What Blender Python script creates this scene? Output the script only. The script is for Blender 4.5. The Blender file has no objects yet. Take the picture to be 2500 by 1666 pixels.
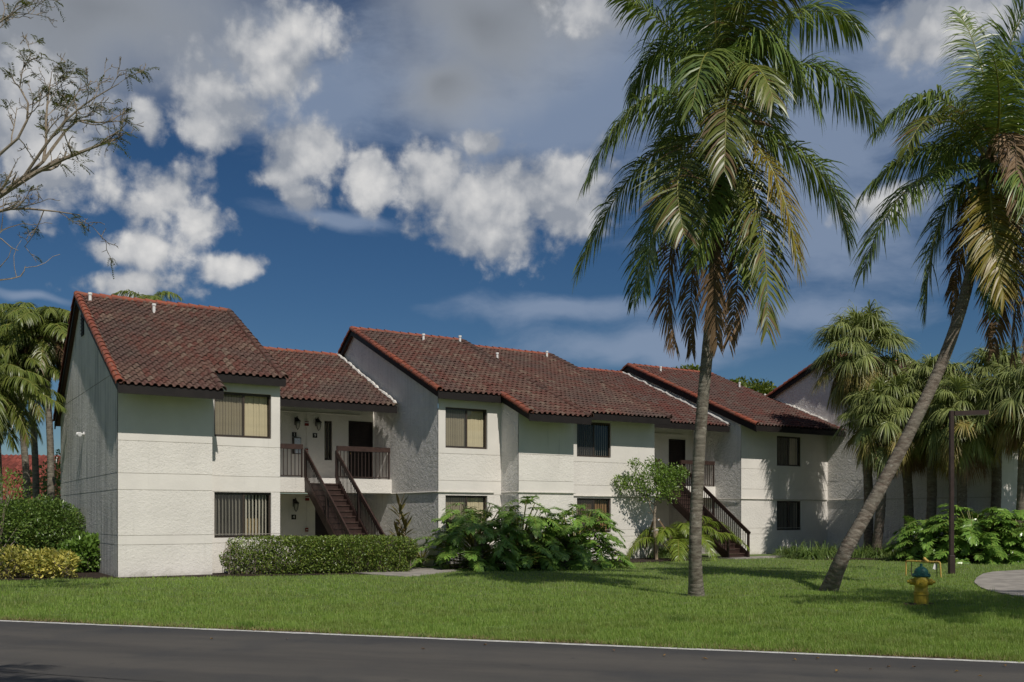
import bpy, math, random
import numpy as np
from mathutils import Vector, Matrix

SC = bpy.context.scene
COL = SC.collection
rnd = random.Random(11)
rng = np.random.default_rng(11)
R = math.radians
F, CX, HY, H = 2379.0, 1250.0, 1260.0, 1.7      # focal length / principal point of the photograph, eye height

def P(px, py, D):                                # point of the place seen at a photo pixel, D metres deep
    return np.array([(px - CX) / F * D, D, H + (HY - py) / F * D])

def G(px, py, z=0.0):                            # the same on the ground
    D = (H - z) * F / (py - HY)
    return np.array([(px - CX) / F * D, D, z])

# ------------------------------------------------------------------ camera
cam_d = bpy.data.cameras.new('camera')
cam_d.sensor_width = 36.0
cam_d.lens = F / 2500 * 36
cam_d.shift_y = (HY - 833) / 2500
cam_d.clip_start = 0.1
cam_d.clip_end = 3000
cam = bpy.data.objects.new('camera', cam_d)
cam.location = (0, 0, H)
cam.rotation_euler = (R(90), 0, 0)
COL.objects.link(cam)
SC.camera = cam

# ------------------------------------------------------------------ sun, exposure
THETA = math.atan2(2379, 3750)                   # heading of the row of houses
U = np.array([math.cos(THETA), math.sin(THETA), 0]); V = np.array([-math.sin(THETA), math.cos(THETA), 0])
SUN_EL = R(47)
sh = -V * 0.9920 - U * 0.126
SUN = np.array([sh[0] * math.cos(SUN_EL), sh[1] * math.cos(SUN_EL), math.sin(SUN_EL)])
sun_d = bpy.data.lights.new('sun', 'SUN')
sun_d.energy = 3.3
sun_d.angle = R(0.5)
sun_d.color = (1.0, 0.945, 0.865)
sun = bpy.data.objects.new('sun', sun_d)
sun.rotation_euler = Vector(-SUN).to_track_quat('-Z', 'Y').to_euler()
sun.location = (0, -20, 40)
COL.objects.link(sun)
SC.view_settings.view_transform = 'Standard'
SC.view_settings.look = 'None'
SC.view_settings.exposure = 0.06
SC.view_settings.gamma = 1
SC.view_settings.use_curve_mapping = False

# ------------------------------------------------------------------ node helper
class N:
    def __init__(s, tree):
        s.t = tree; s.n = tree.nodes; s.l = tree.links
    def new(s, typ, **kw):
        n = s.n.new(typ)
        for k, v in kw.items():
            setattr(n, k, v)
        return n
    def put(s, sock, val):
        if val is None: return
        if isinstance(val, bpy.types.NodeSocket): s.l.new(val, sock)
        else: sock.default_value = val
    def math(s, op, a, b=None, c=None, clamp=False):
        n = s.new('ShaderNodeMath', operation=op); n.use_clamp = clamp
        s.put(n.inputs[0], a); s.put(n.inputs[1], b)
        if c is not None: s.put(n.inputs[2], c)
        return n.outputs[0]
    def vmath(s, op, a, b=None):
        n = s.new('ShaderNodeVectorMath', operation=op)
        s.put(n.inputs[0], a); s.put(n.inputs[1], b)
        return n.outputs[1] if op in ('LENGTH', 'DISTANCE', 'DOT_PRODUCT') else n.outputs[0]
    def noise(s, vec, scale, detail=4, rough=0.55, dist=0.0, col=False):
        n = s.new('ShaderNodeTexNoise')
        s.put(n.inputs['Vector'], vec); s.put(n.inputs['Scale'], scale)
        n.inputs['Detail'].default_value = detail; n.inputs['Roughness'].default_value = rough
        n.inputs['Distortion'].default_value = dist
        return n.outputs['Color'] if col else n.outputs['Fac']
    def ramp(s, fac, lo, hi, a=0.0, b=1.0, smooth=True):
        n = s.new('ShaderNodeMapRange')
        n.interpolation_type = 'SMOOTHSTEP' if smooth else 'LINEAR'
        s.put(n.inputs[0], fac)
        for i, v in enumerate((lo, hi, a, b)): s.put(n.inputs[i + 1], v)
        return n.outputs[0]
    def mix(s, fac, a, b, blend='MIX'):
        n = s.new('ShaderNodeMix', data_type='RGBA', blend_type=blend)
        s.put(n.inputs[0], fac)
        for i, v in ((6, a), (7, b)):
            if isinstance(v, (tuple, list)) and len(v) == 3: v = (*v, 1)
            s.put(n.inputs[i], v)
        return n.outputs[2]
    def scale(s, vec, sc):
        n = s.new('ShaderNodeMapping'); s.put(n.inputs[0], vec)
        n.inputs['Scale'].default_value = sc
        return n.outputs[0]

# ------------------------------------------------------------------ sky: blue Nishita sky with cumulus
world = bpy.data.worlds.new('World'); SC.world = world; world.use_nodes = True
w = N(world.node_tree); w.n.clear()
sky = w.new('ShaderNodeTexSky'); sky.sky_type = 'NISHITA'; sky.sun_disc = False
sky.sun_elevation = SUN_EL; sky.sun_rotation = math.atan2(SUN[0], SUN[1])
sky.air_density = 1.0; sky.dust_density = 0.1; sky.ozone_density = 2.5; sky.altitude = 0
hs = w.new('ShaderNodeHueSaturation'); hs.inputs['Saturation'].default_value = 1.22
w.put(hs.inputs['Color'], sky.outputs[0])
skycol = w.mix(1.0, hs.outputs[0], (0.50, 0.60, 0.70), 'MULTIPLY')
tc = w.new('ShaderNodeTexCoord').outputs['Generated']
sp = w.new('ShaderNodeSeparateXYZ'); w.put(sp.inputs[0], tc)
az = w.math('ARCTAN2', sp.outputs[0], sp.outputs[1]); el = w.math('ARCSINE', sp.outputs[2])
cb = w.new('ShaderNodeCombineXYZ'); w.put(cb.inputs[0], az); w.put(cb.inputs[1], el); ang = cb.outputs[0]
def warp(vec, sc, amt, det=3):
    c = w.noise(vec, sc, det, 0.55, col=True)
    c = w.vmath('SUBTRACT', c, (0.5, 0.5, 0.5))
    return w.vmath('ADD', vec, w.vmath('MULTIPLY', c, (amt, amt, 0)))
pw = warp(ang, 8, 0.04); pn = warp(ang, 26, 0.012)
ps = warp(ang, 5, 0.08)
def A(px, py):
    x = (px - CX) / F
    return math.atan(x), math.atan((HY - py) / F / math.sqrt(1 + x * x))
def blobs(vec, lst, k):
    acc = None
    for (px, py, rx, ry) in lst:
        a, e = A(px, py)
        d = w.vmath('MULTIPLY', w.vmath('SUBTRACT', vec, (a, e, 0)), (F / rx, F / ry, 0))
        f = w.math('SUBTRACT', 1.0, w.vmath('LENGTH', d))
        acc = f if acc is None else w.math('SMOOTH_MAX', acc, f, k)
    return acc
CUM = [(770, 365, 150, 115), (690, 425, 95, 85), (740, 485, 95, 65), (920, 430, 125, 95), (1060, 420, 155, 115), (1200, 480, 245, 175),
       (1190, 590, 200, 130), (1390, 470, 200, 160), (1170, 335, 85, 48), (410, 470, 135, 125), (485, 530, 95, 80), (380, 600, 135, 105),
       (270, 605, 95, 52), (320, 695, 200, 58), (590, 655, 105, 55), (120, 380, 230, 170), (50, 240, 190, 140), (520, 215, 195, 125),
       (650, 150, 165, 125), (745, 65, 145, 115), (500, 295, 115, 68), (365, 310, 75, 62), (1430, 30, 150, 80), (2330, 65, 240, 95), (2160, 510, 150, 70)]
GREY = [(240, 20, 480, 190), (60, 150, 250, 150), (1180, 90, 340, 190), (1080, 230, 200, 90), (1350, 10, 260, 130)]
PALE = [(760, 215, 330, 180), (1260, 290, 380, 150), (1900, 330, 430, 330), (2050, 560, 330, 150), (2250, 120, 330, 160), (1500, 200, 330, 230),
        (1600, 850, 420, 60), (1350, 770, 330, 40), (800, 545, 190, 32), (2000, 780, 250, 60), (60, 735, 140, 14)]
# cover beyond the picture goes on with the same kind of broken cloud
n_low = w.noise(ang, 3.2, 3, 0.5)
outside = w.math('MAXIMUM', w.ramp(w.math('ABSOLUTE', az), 0.50, 0.62), w.ramp(el, 0.47, 0.60))
gen = w.math('ADD', w.math('MULTIPLY', w.math('SUBTRACT', n_low, 0.5), 5.0), w.math('SUBTRACT', outside, 0.95))
gen = w.math('ADD', gen, w.math('MULTIPLY', w.math('SUBTRACT', 1.0, outside), -4.0))
def puff(vec, sc):
    v_ = w.new('ShaderNodeTexVoronoi', feature='SMOOTH_F1', voronoi_dimensions='2D')
    w.put(v_.inputs['Vector'], vec); v_.inputs['Scale'].default_value = sc; v_.inputs['Smoothness'].default_value = 0.25
    return w.math('SUBTRACT', 1.0, v_.outputs['Distance'])
def lump(off):                                    # cauliflower relief
    v = w.vmath('ADD', pn, off)
    a_ = w.math('MULTIPLY', puff(v, 17), 0.30)
    a_ = w.math('ADD', a_, w.math('MULTIPLY', puff(v, 41), 0.16))
    a_ = w.math('ADD', a_, w.math('MULTIPLY', puff(v, 95), 0.08))
    return w.math('ADD', a_, w.math('MULTIPLY', w.noise(v, 9, 12, 0.64), 1.0))
n_c = lump((0, 0, 0))
f_cum = w.math('MULTIPLY', w.math('SMOOTH_MAX', blobs(pw, CUM, 0.3), gen, 0.2), 1.55)
f_cum = w.math('ADD', f_cum, w.math('MULTIPLY', w.math('SUBTRACT', n_c, 0.84), 2.2))
f_cum = w.math('ADD', f_cum, w.math('MULTIPLY', w.math('SUBTRACT', w.noise(pn, 55, 9, 0.62), 0.5), 0.75))
a_cum = w.ramp(f_cum, 0.20, 0.92)
# light comes from behind the camera and above: slopes facing it are brighter
rel = w.math('SUBTRACT', n_c, lump((-0.004, 0.010, 0)))
lo = w.math('SUBTRACT', w.noise(ang, 8, 3, 0.5), w.noise(w.vmath('ADD', ang, (0.012, 0.03, 0)), 8, 3, 0.5))
br = w.math('ADD', w.math('MULTIPLY', rel, 1.3), w.math('MULTIPLY', lo, 2.4))
br = w.math('ADD', br, w.ramp(f_cum, 0.3, 1.7, 0.12, 0.52))
br = w.math('ADD', br, w.math('MULTIPLY', w.math('SUBTRACT', w.noise(ang, 6.5, 2, 0.5), 0.5), 1.1), clamp=True)
c_cum = w.mix(br, (0.27, 0.295, 0.34), (0.70, 0.69, 0.675))
n_s = w.noise(ang, 5, 8, 0.55)
f_gr = w.math('ADD', blobs(ps, GREY, 0.5), w.math('MULTIPLY', w.math('SUBTRACT', n_s, 0.5), 1.3))
a_gr = w.math('MULTIPLY', w.ramp(f_gr, -0.15, 0.75), 0.95)
c_gr = w.mix(w.ramp(f_gr, 0.0, 1.25), (0.33, 0.36, 0.41), (0.20, 0.216, 0.24))
f_pa = w.math('ADD', blobs(ps, PALE, 0.5), w.math('MULTIPLY', w.math('SUBTRACT', w.noise(w.scale(ps, (1, 2.6, 1)), 8, 6, 0.6), 0.5), 1.5))
a_pa = w.math('MULTIPLY', w.ramp(f_pa, -0.1, 0.75), 0.70)
c_pa = (0.25, 0.31, 0.42)
def bg(col, st):
    b = w.new('ShaderNodeBackground')
    if isinstance(col, tuple): col = (*col, 1)
    w.put(b.inputs[0], col); b.inputs[1].default_value = st
    return b.outputs[0]
def mixs(fac, a, b):
    m = w.new('ShaderNodeMixShader'); w.put(m.inputs[0], fac); w.put(m.inputs[1], a); w.put(m.inputs[2], b)
    return m.outputs[0]
s = bg(skycol, 0.055)
s = mixs(a_pa, s, bg(c_pa, 1.0))
s = mixs(a_gr, s, bg(c_gr, 1.0))
s = mixs(a_cum, s, bg(c_cum, 1.0))
wo = w.new('ShaderNodeOutputWorld'); w.put(wo.inputs[0], s)

# ------------------------------------------------------------------ materials
MATS = {}
def mat(name, col, rough=0.8, var=0.0, vs=3.0, bump=0.0, bs=20.0, bd=0.02, spec=0.3, metal=0.0, island=0.0, col2=None):
    if name in MATS: return MATS[name]
    m = bpy.data.materials.new(name); m.use_nodes = True
    k = N(m.node_tree); b = k.n['Principled BSDF']
    tc = k.new('ShaderNodeTexCoord').outputs['Object']
    c = (*col, 1)
    if col2 is not None:
        c = k.mix(k.ramp(k.noise(tc, vs, 5, 0.6), 0.38, 0.62), col, col2)
    if var:
        f = k.ramp(k.noise(tc, vs * 1.7, 6, 0.6), 0.25, 0.75, 1 - var, 1 + var)
        c = k.mix(1.0, c, f, 'MULTIPLY')
    if island:
        g = k.new('ShaderNodeNewGeometry').outputs['Random Per Island']
        c = k.mix(1.0, c, k.ramp(g, 0, 1, 1 - island, 1 + island, False), 'MULTIPLY')
    k.put(b.inputs['Base Color'], c)
    b.inputs['Roughness'].default_value = rough
    b.inputs['Metallic'].default_value = metal
    b.inputs['Specular IOR Level'].default_value = spec
    if bump:
        bn = k.new('ShaderNodeBump'); bn.inputs['Strength'].default_value = bump; bn.inputs['Distance'].default_value = bd
        k.put(bn.inputs['Height'], k.noise(tc, bs, 5, 0.6)); k.put(b.inputs['Normal'], bn.outputs[0])
    MATS[name] = m
    return m

def leafmat(name, c1, c2, rough=0.42, trans=0.22, spec=0.5, dead=None, deadp=0.0):
    m = bpy.data.materials.new(name); m.use_nodes = True
    k = N(m.node_tree); b = k.n['Principled BSDF']
    g = k.new('ShaderNodeNewGeometry')
    ob = k.new('ShaderNodeObjectInfo').outputs['Random']
    r = k.math('FRACT', k.math('ADD', g.outputs['Random Per Island'], ob))
    c = k.mix(r, c1, c2)
    if dead is not None:
        r2 = k.math('FRACT', k.math('MULTIPLY', r, 7.31))
        c = k.mix(k.ramp(r2, 1 - deadp, 1 - deadp * 0.6), c, dead)
    c = k.mix(1.0, c, k.ramp(ob, 0, 1, 0.82, 1.18, False), 'MULTIPLY')
    k.put(b.inputs['Base Color'], c)
    b.inputs['Roughness'].default_value = rough; b.inputs['Specular IOR Level'].default_value = spec
    t = k.new('ShaderNodeBsdfTranslucent')
    k.put(t.inputs[0], k.mix(1.0, c, (1.3, 1.35, 0.7), 'MULTIPLY'))
    mx = k.new('ShaderNodeMixShader'); mx.inputs[0].default_value = trans
    k.put(mx.inputs[1], b.outputs[0]); k.put(mx.inputs[2], t.outputs[0])
    k.put(k.n['Material Output'].inputs[0], mx.outputs[0])
    MATS[name] = m
    return m

def stucco(name, col, amp, streak=0.0, scale=7.0):
    m = bpy.data.materials.new(name); m.use_nodes = True
    k = N(m.node_tree); b = k.n['Principled BSDF']
    tc = k.new('ShaderNodeTexCoord').outputs['Object']
    c = k.mix(1.0, (*col, 1), k.ramp(k.noise(tc, 0.9, 5, 0.6), 0.25, 0.75, 0.93, 1.05), 'MULTIPLY')
    # splash dirt with ragged outline just above the soil
    sx = k.new('ShaderNodeSeparateXYZ'); k.put(sx.inputs[0], tc)
    d = k.math('ADD', k.math('MULTIPLY', sx.outputs[2], -2.6), k.math('MULTIPLY', k.noise(tc, 2.4, 6, 0.65), 1.7))
    c = k.mix(k.ramp(d, 0.35, 1.0, 0.0, 0.45), c, (0.30, 0.27, 0.22))
    rs = k.noise(k.scale(tc, (6, 6, 0.25)), 1.3, 5, 0.6)      # faint rain streaks
    c = k.mix(k.math('MULTIPLY', k.ramp(rs, 0.56, 0.74), k.ramp(k.noise(tc, 0.8, 3, 0.5), 0.45, 0.65, 0, 0.32)), c, (0.42, 0.40, 0.36))
    if streak:
        f = k.noise(k.scale(tc, (4.0, 4.0, 0.13)), 1.6, 6, 0.62)
        g = k.noise(tc, 0.5, 3, 0.5)
        c = k.mix(k.math('MULTIPLY', k.ramp(f, 0.42, 0.66), k.math('MULTIPLY', k.ramp(g, 0.3, 0.6), streak)), c, (0.26, 0.27, 0.26))
    k.put(b.inputs['Base Color'], c); b.inputs['Roughness'].default_value = 0.9; b.inputs['Specular IOR Level'].default_value = 0.15
    if amp:
        h = k.math('ADD', k.noise(tc, scale, 6, 0.62, 0.6), k.math('MULTIPLY', k.noise(tc, scale * 3.1, 4, 0.6, 0.4), 0.55))
        bn = k.new('ShaderNodeBump'); bn.inputs['Strength'].default_value = min(1, amp); bn.inputs['Distance'].default_value = 0.05 if amp < .9 else 0.09
        k.put(bn.inputs['Height'], h); k.put(b.inputs['Normal'], bn.outputs[0])
    MATS[name] = m
    return m

def tilemat(name, a, b_, c_, dirt):
    m = bpy.data.materials.new(name); m.use_nodes = True
    k = N(m.node_tree); b = k.n['Principled BSDF']
    g = k.new('ShaderNodeNewGeometry'); ob = k.new('ShaderNodeObjectInfo').outputs['Random']
    r = k.math('FRACT', k.math('ADD', g.outputs['Random Per Island'], ob))
    c = k.mix(k.ramp(r, 0.15, 0.75), a, b_)
    c = k.mix(k.ramp(k.math('FRACT', k.math('MULTIPLY', r, 5.7)), 0.70, 0.97), c, c_)
    pos = g.outputs['Position']
    big = k.noise(pos, 0.45, 4, 0.6)
    c = k.mix(k.ramp(big, 0.40, 0.68, 0.0, dirt), c, (0.075, 0.055, 0.048))
    c = k.mix(k.ramp(k.noise(pos, 14, 5, 0.65), 0.45, 0.75, 0.0, 0.28), c, (0.19, 0.15, 0.115))
    k.put(b.inputs['Base Color'], c); b.inputs['Roughness'].default_value = 0.72; b.inputs['Specular IOR Level'].default_value = 0.3
    bn = k.new('ShaderNodeBump'); bn.inputs['Strength'].default_value = 0.4; bn.inputs['Distance'].default_value = 0.01
    k.put(bn.inputs['Height'], k.noise(pos, 60, 4, 0.6)); k.put(b.inputs['Normal'], bn.outputs[0])
    MATS[name] = m
    return m

M_rough = stucco('stucco_rough', (0.735, 0.70, 0.645), 0.46, scale=10)
M_band = stucco('stucco_smooth', (0.725, 0.69, 0.635), 0.10, scale=12)
M_side = stucco('stucco_weathered', (0.74, 0.715, 0.66), 1.0, streak=0.8, scale=8)
M_side2 = stucco('stucco_side', (0.82, 0.785, 0.745), 1.0, streak=0.15, scale=5.5)
M_tile = tilemat('roof_tile_weathered', (0.122, 0.046, 0.034), (0.128, 0.069, 0.052), (0.175, 0.12, 0.088), 0.72)
M_tile_red = tilemat('roof_tile_red', (0.115, 0.032, 0.023), (0.10, 0.046, 0.036), (0.12, 0.08, 0.065), 0.6)
M_cap = tilemat('cap_tile', (0.33, 0.095, 0.05), (0.27, 0.07, 0.042), (0.22, 0.10, 0.07), 0.35)
M_fascia = mat('fascia_paint', (0.013, 0.010, 0.009), 0.6, 0.25, 2, spec=0.3)
M_brown = mat('brown_wood_paint', (0.046, 0.026, 0.021), 0.5, 0.3, 4, 0.15, 40, 0.004)
M_rail = mat('brown_metal_paint', (0.040, 0.026, 0.022), 0.45, 0.2, 6)
M_tread = mat('worn_tread_paint', (0.062, 0.037, 0.030), 0.5, 0.35, 6, 0.2, 40, 0.004)
M_door = mat('dark_door_paint', (0.020, 0.013, 0.012), 0.45, 0.2, 5)
M_frame = mat('bronze_aluminium', (0.055, 0.042, 0.033), 0.4, 0.15, 8)
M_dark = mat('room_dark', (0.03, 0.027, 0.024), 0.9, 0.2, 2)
M_slat = mat('vinyl_blind', (0.62, 0.54, 0.38), 0.55, 0.08, 3)
M_slat_w = mat('vinyl_blind_pale', (0.70, 0.66, 0.57), 0.5, 0.08, 3)
M_slat_b = mat('vinyl_blind_brown', (0.36, 0.22, 0.11), 0.55, 0.1, 3)
M_white = mat('white_pvc', (0.75, 0.74, 0.71), 0.5, 0.08, 9)
M_black = mat('black_iron', (0.018, 0.016, 0.015), 0.45, 0.15, 9)
M_red = mat('alarm_red', (0.20, 0.02, 0.018), 0.45, 0.15, 9)
M_mortar = mat('white_mortar', (0.66, 0.63, 0.58), 0.9, 0.2, 9, 0.6, 30, 0.02)
M_conc = mat('concrete', (0.34, 0.31, 0.27), 0.9, 0.28, 1.4, 0.3, 50, 0.006, col2=(0.27, 0.25, 0.22))
M_pipe = mat('painted_conduit', (0.62, 0.59, 0.53), 0.5, 0.1, 6)

def glassmat(name, tint, refl, screen=0.0):
    m = bpy.data.materials.new(name); m.use_nodes = True
    k = N(m.node_tree); k.n.remove(k.n['Principled BSDF'])
    t = k.new('ShaderNodeBsdfTransparent'); t.inputs[0].default_value = (*tint, 1)
    g = k.new('ShaderNodeBsdfGlossy'); g.inputs['Roughness'].default_value = 0.03
    lw = k.new('ShaderNodeLayerWeight'); lw.inputs[0].default_value = 0.5
    fr = k.math('ADD', k.math('MULTIPLY', k.math('POWER', lw.outputs[1], 4.0), 0.9), 0.05)
    wv = k.noise(k.new('ShaderNodeTexCoord').outputs['Object'], 2.2, 2, 0.5)
    bn = k.new('ShaderNodeBump'); bn.inputs['Strength'].default_value = 0.15; bn.inputs['Distance'].default_value = 0.02
    k.put(bn.inputs['Height'], wv); k.put(g.inputs['Normal'], bn.outputs[0])
    mx = k.new('ShaderNodeMixShader'); k.put(mx.inputs[0], k.math('MULTIPLY', fr, refl))
    k.put(mx.inputs[1], t.outputs[0]); k.put(mx.inputs[2], g.outputs[0]); out = mx.outputs[0]
    if screen:
        d = k.new('ShaderNodeBsdfDiffuse'); d.inputs[0].default_value = (0.10, 0.095, 0.09, 1)
        m2 = k.new('ShaderNodeMixShader'); m2.inputs[0].default_value = screen
        k.put(m2.inputs[1], out); k.put(m2.inputs[2], d.outputs[0]); out = m2.outputs[0]
    k.put(k.n['Material Output'].inputs[0], out)
    MATS[name] = m
    return m
M_glass = glassmat('window_glass', (0.94, 0.94, 0.91), 1.1)
M_screen = glassmat('insect_screen', (0.86, 0.86, 0.84), 0.8, 0.30)

# ------------------------------------------------------------------ mesh helpers
def link(o, parent=None):
    COL.objects.link(o)
    if parent is not None: o.parent = parent
    return o

def tag(o, label=None, cat=None, group=None, kind=None):
    for k, v in (('label', label), ('category', cat), ('group', group), ('kind', kind)):
        if v: o[k] = v
    return o

def thing(name, label, cat, loc=(0, 0, 0), rotz=0.0, group=None):
    o = bpy.data.objects.new(name, None); o.empty_display_size = 0.3
    o.location = [float(x) for x in loc]; o.rotation_euler = (0, 0, rotz)
    link(o); return tag(o, label, cat, group)

def npmesh(name, Vv, faces, mats, midx=None, smooth=False):
    """faces: (n,k) int array; one k for the whole mesh"""
    Vv = np.asarray(Vv, dtype=np.float32); faces = np.asarray(faces, dtype=np.int32)
    me = bpy.data.meshes.new(name); n, k = faces.shape
    me.vertices.add(len(Vv)); me.vertices.foreach_set('co', Vv.ravel())
    me.loops.add(n * k); me.loops.foreach_set('vertex_index', faces.ravel())
    me.polygons.add(n)
    me.polygons.foreach_set('loop_start', np.arange(0, n * k, k, dtype=np.int32))
    me.polygons.foreach_set('loop_total', np.full(n, k, dtype=np.int32))
    if midx is not None: me.polygons.foreach_set('material_index', np.asarray(midx, dtype=np.int32))
    if smooth: me.polygons.foreach_set('use_smooth', np.ones(n, dtype=bool))
    for m in mats: me.materials.append(m)
    me.update(calc_edges=True)
    return me

def npobj(name, Vv, faces, mats, parent=None, midx=None, smooth=False, local=False):
    Vv = np.asarray(Vv, dtype=float)
    if parent is not None and not local: Vv = Vv - np.array(parent.location)
    return link(bpy.data.objects.new(name, npmesh(name, Vv, faces, mats, midx, smooth)), parent)

class MB:
    def __init__(s): s.v = []; s.f = []; s.m = []
    def face(s, pts, m=0):
        i = len(s.v); s.v.extend([tuple(float(c) for c in p) for p in pts]); s.f.append(tuple(range(i, i + len(pts)))); s.m.append(m)
    def box(s, x0, y0, z0, x1, y1, z1, m=0):
        i = len(s.v)
        s.v += [(x0, y0, z0), (x1, y0, z0), (x1, y1, z0), (x0, y1, z0), (x0, y0, z1), (x1, y0, z1), (x1, y1, z1), (x0, y1, z1)]
        for q in ((0, 3, 2, 1), (4, 5, 6, 7), (0, 1, 5, 4), (1, 2, 6, 5), (2, 3, 7, 6), (3, 0, 4, 7)):
            s.f.append(tuple(i + j for j in q)); s.m.append(m)
        return s
    def bar(s, p, q, wd, ht, m=0, up=(0, 0, 1)):
        p = np.array(p, float); q = np.array(q, float); t = q - p; t /= np.linalg.norm(t)
        a = np.cross(t, up); a /= np.linalg.norm(a); b = np.cross(a, t)
        i = len(s.v)
        for c in (p, q):
            for (x, y) in ((-1, -1), (1, -1), (1, 1), (-1, 1)): s.v.append(tuple(c + a * x * wd / 2 + b * y * ht / 2))
        for f in ((3, 2, 1, 0), (4, 5, 6, 7), (0, 1, 5, 4), (1, 2, 6, 5), (2, 3, 7, 6), (3, 0, 4, 7)):
            s.f.append(tuple(i + j for j in f)); s.m.append(m)
        return s
    def tube(s, pts, rad, n=8, m=0):
        pts = [np.array(p, float) for p in pts]
        if not hasattr(rad, '__len__'): rad = [rad] * len(pts)
        i = len(s.v); ref = None
        for j, p in enumerate(pts):
            t = pts[min(j + 1, len(pts) - 1)] - pts[max(j - 1, 0)]; t = t / (np.linalg.norm(t) + 1e-9)
            if ref is None: ref = np.array([1, 0, 0]) if abs(t[0]) < 0.8 else np.array([0, 1, 0])
            a = ref - t * np.dot(ref, t); a /= np.linalg.norm(a); ref = a; b = np.cross(t, a)
            for q in range(n):
                an = 2 * math.pi * q / n
                s.v.append(tuple(p + (a * math.cos(an) + b * math.sin(an)) * rad[j]))
        for j in range(len(pts) - 1):
            for q in range(n):
                q2 = (q + 1) % n
                s.f.append((i + j * n + q, i + j * n + q2, i + (j + 1) * n + q2, i + (j + 1) * n + q)); s.m.append(m)
        s.f.append(tuple(i + q for q in range(n))[::-1]); s.m.append(m)
        s.f.append(tuple(i + (len(pts) - 1) * n + q for q in range(n))); s.m.append(m)
        return s
    def lathe(s, prof, c=(0, 0, 0), n=20, m=0, axis=(0, 0, 1)):
        ax = np.array(axis, float); ax /= np.linalg.norm(ax)
        ref = np.array([1, 0, 0]) if abs(ax[0]) < 0.8 else np.array([0, 1, 0])
        a = np.cross(ax, ref); a /= np.linalg.norm(a); b = np.cross(ax, a); c = np.array(c, float); i = len(s.v)
        for (r, z) in prof:
            for q in range(n):
                an = 2 * math.pi * q / n
                s.v.append(tuple(c + ax * z + (a * math.cos(an) + b * math.sin(an)) * max(r, 1e-4)))
        for j in range(len(prof) - 1):
            for q in range(n):
                q2 = (q + 1) % n
                s.f.append((i + j * n + q, i + j * n + q2, i + (j + 1) * n + q2, i + (j + 1) * n + q)); s.m.append(m)
        s.f.append(tuple(i + q for q in range(n))[::-1]); s.m.append(m)
        s.f.append(tuple(i + (len(prof) - 1) * n + q for q in range(n))); s.m.append(m)
        return s
    def build(s, name, mats, parent=None, smooth=False, bevel=0.0, kind=None):
        me = bpy.data.meshes.new(name); me.from_pydata(s.v, [], s.f)
        if not isinstance(mats, (list, tuple)): mats = [mats]
        for m in mats: me.materials.append(m)
        me.polygons.foreach_set('material_index', np.array(s.m, dtype=np.int32))
        if smooth: me.polygons.foreach_set('use_smooth', np.ones(len(s.f), dtype=bool))
        me.update()
        o = link(bpy.data.objects.new(name, me), parent)
        if bevel:
            b = o.modifiers.new('bevel', 'BEVEL'); b.width = bevel; b.segments = 2; b.limit_method = 'ANGLE'
        if kind: o['kind'] = kind
        return o

def nrm(a): return a / (np.linalg.norm(a, axis=-1, keepdims=True) + 1e-9)

def strips(base, d, wd, L, W, droop, prof=(0.55, 1.0, 0.75, 0.05), curl=None):
    """bundles of tapering ribbons; returns verts, quads (each ribbon its own island)"""
    n = len(base); k = len(prof); t = np.linspace(0, 1, k)
    L = np.broadcast_to(L, n)[:, None]; W = np.broadcast_to(W, n)[:, None]; droop = np.broadcast_to(droop, n)[:, None]
    Vs = np.zeros((n, k, 2, 3)); pos = base.copy(); prev = 0.0
    dn = np.array([0, 0, -1.0])
    for j in range(k):
        if j:
            tm = (t[j] + t[j - 1]) / 2
            dd = nrm(d + dn * droop * 2.0 * tm)
            pos = pos + dd * L * (t[j] - t[j - 1])
        Vs[:, j, 0] = pos + wd * W * prof[j] / 2; Vs[:, j, 1] = pos - wd * W * prof[j] / 2
    idx = np.arange(n)[:, None] * 2 * k + np.arange(k - 1)[None, :] * 2
    q = np.stack([idx, idx + 1, idx + 3, idx + 2], -1).reshape(-1, 4)
    return Vs.reshape(-1, 3), q

def join(parts):
    Vs, Fs, Ms, o = [], [], [], 0
    for (v, f, m) in parts:
        Vs.append(v); Fs.append(f + o); Ms.append(np.full(len(f), m)); o += len(v)
    return np.concatenate(Vs), np.concatenate(Fs), np.concatenate(Ms)

def tubeq(pts, rad, n=4):
    mb = MB(); mb.tube(pts, rad, n)
    v = np.array(mb.v); f = np.array([q for q in mb.f if len(q) == 4][: (len(pts) - 1) * n])
    return v, f

def leafcloud(c, d, up, L, W, fold=0.2):
    """rhombic folded leaves: two triangles each"""
    n = len(c); L = np.broadcast_to(L, n)[:, None]; W = np.broadcast_to(W, n)[:, None]
    d = nrm(d); s = nrm(np.cross(d, up)); u = nrm(np.cross(s, d))
    Vs = np.stack([c, c + d * L * 0.5 + s * W / 2 + u * W * fold, c + d * L, c + d * L * 0.5 - s * W / 2 + u * W * fold], 1)
    i = np.arange(n)[:, None] * 4
    f = np.concatenate([i + np.array([[0, 1, 2]]), i + np.array([[0, 2, 3]])], 1).reshape(-1, 3)
    return Vs.reshape(-1, 3), f

def rand_dirs(n): return nrm(rng.normal(size=(n, 3)))

def bez(p0, p1, p2, n):
    t = np.linspace(0, 1, n)[:, None]
    p0, p1, p2 = map(np.asarray, (p0, p1, p2))
    return (1 - t) ** 2 * p0 + 2 * t * (1 - t) * p1 + t * t * p2

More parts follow.
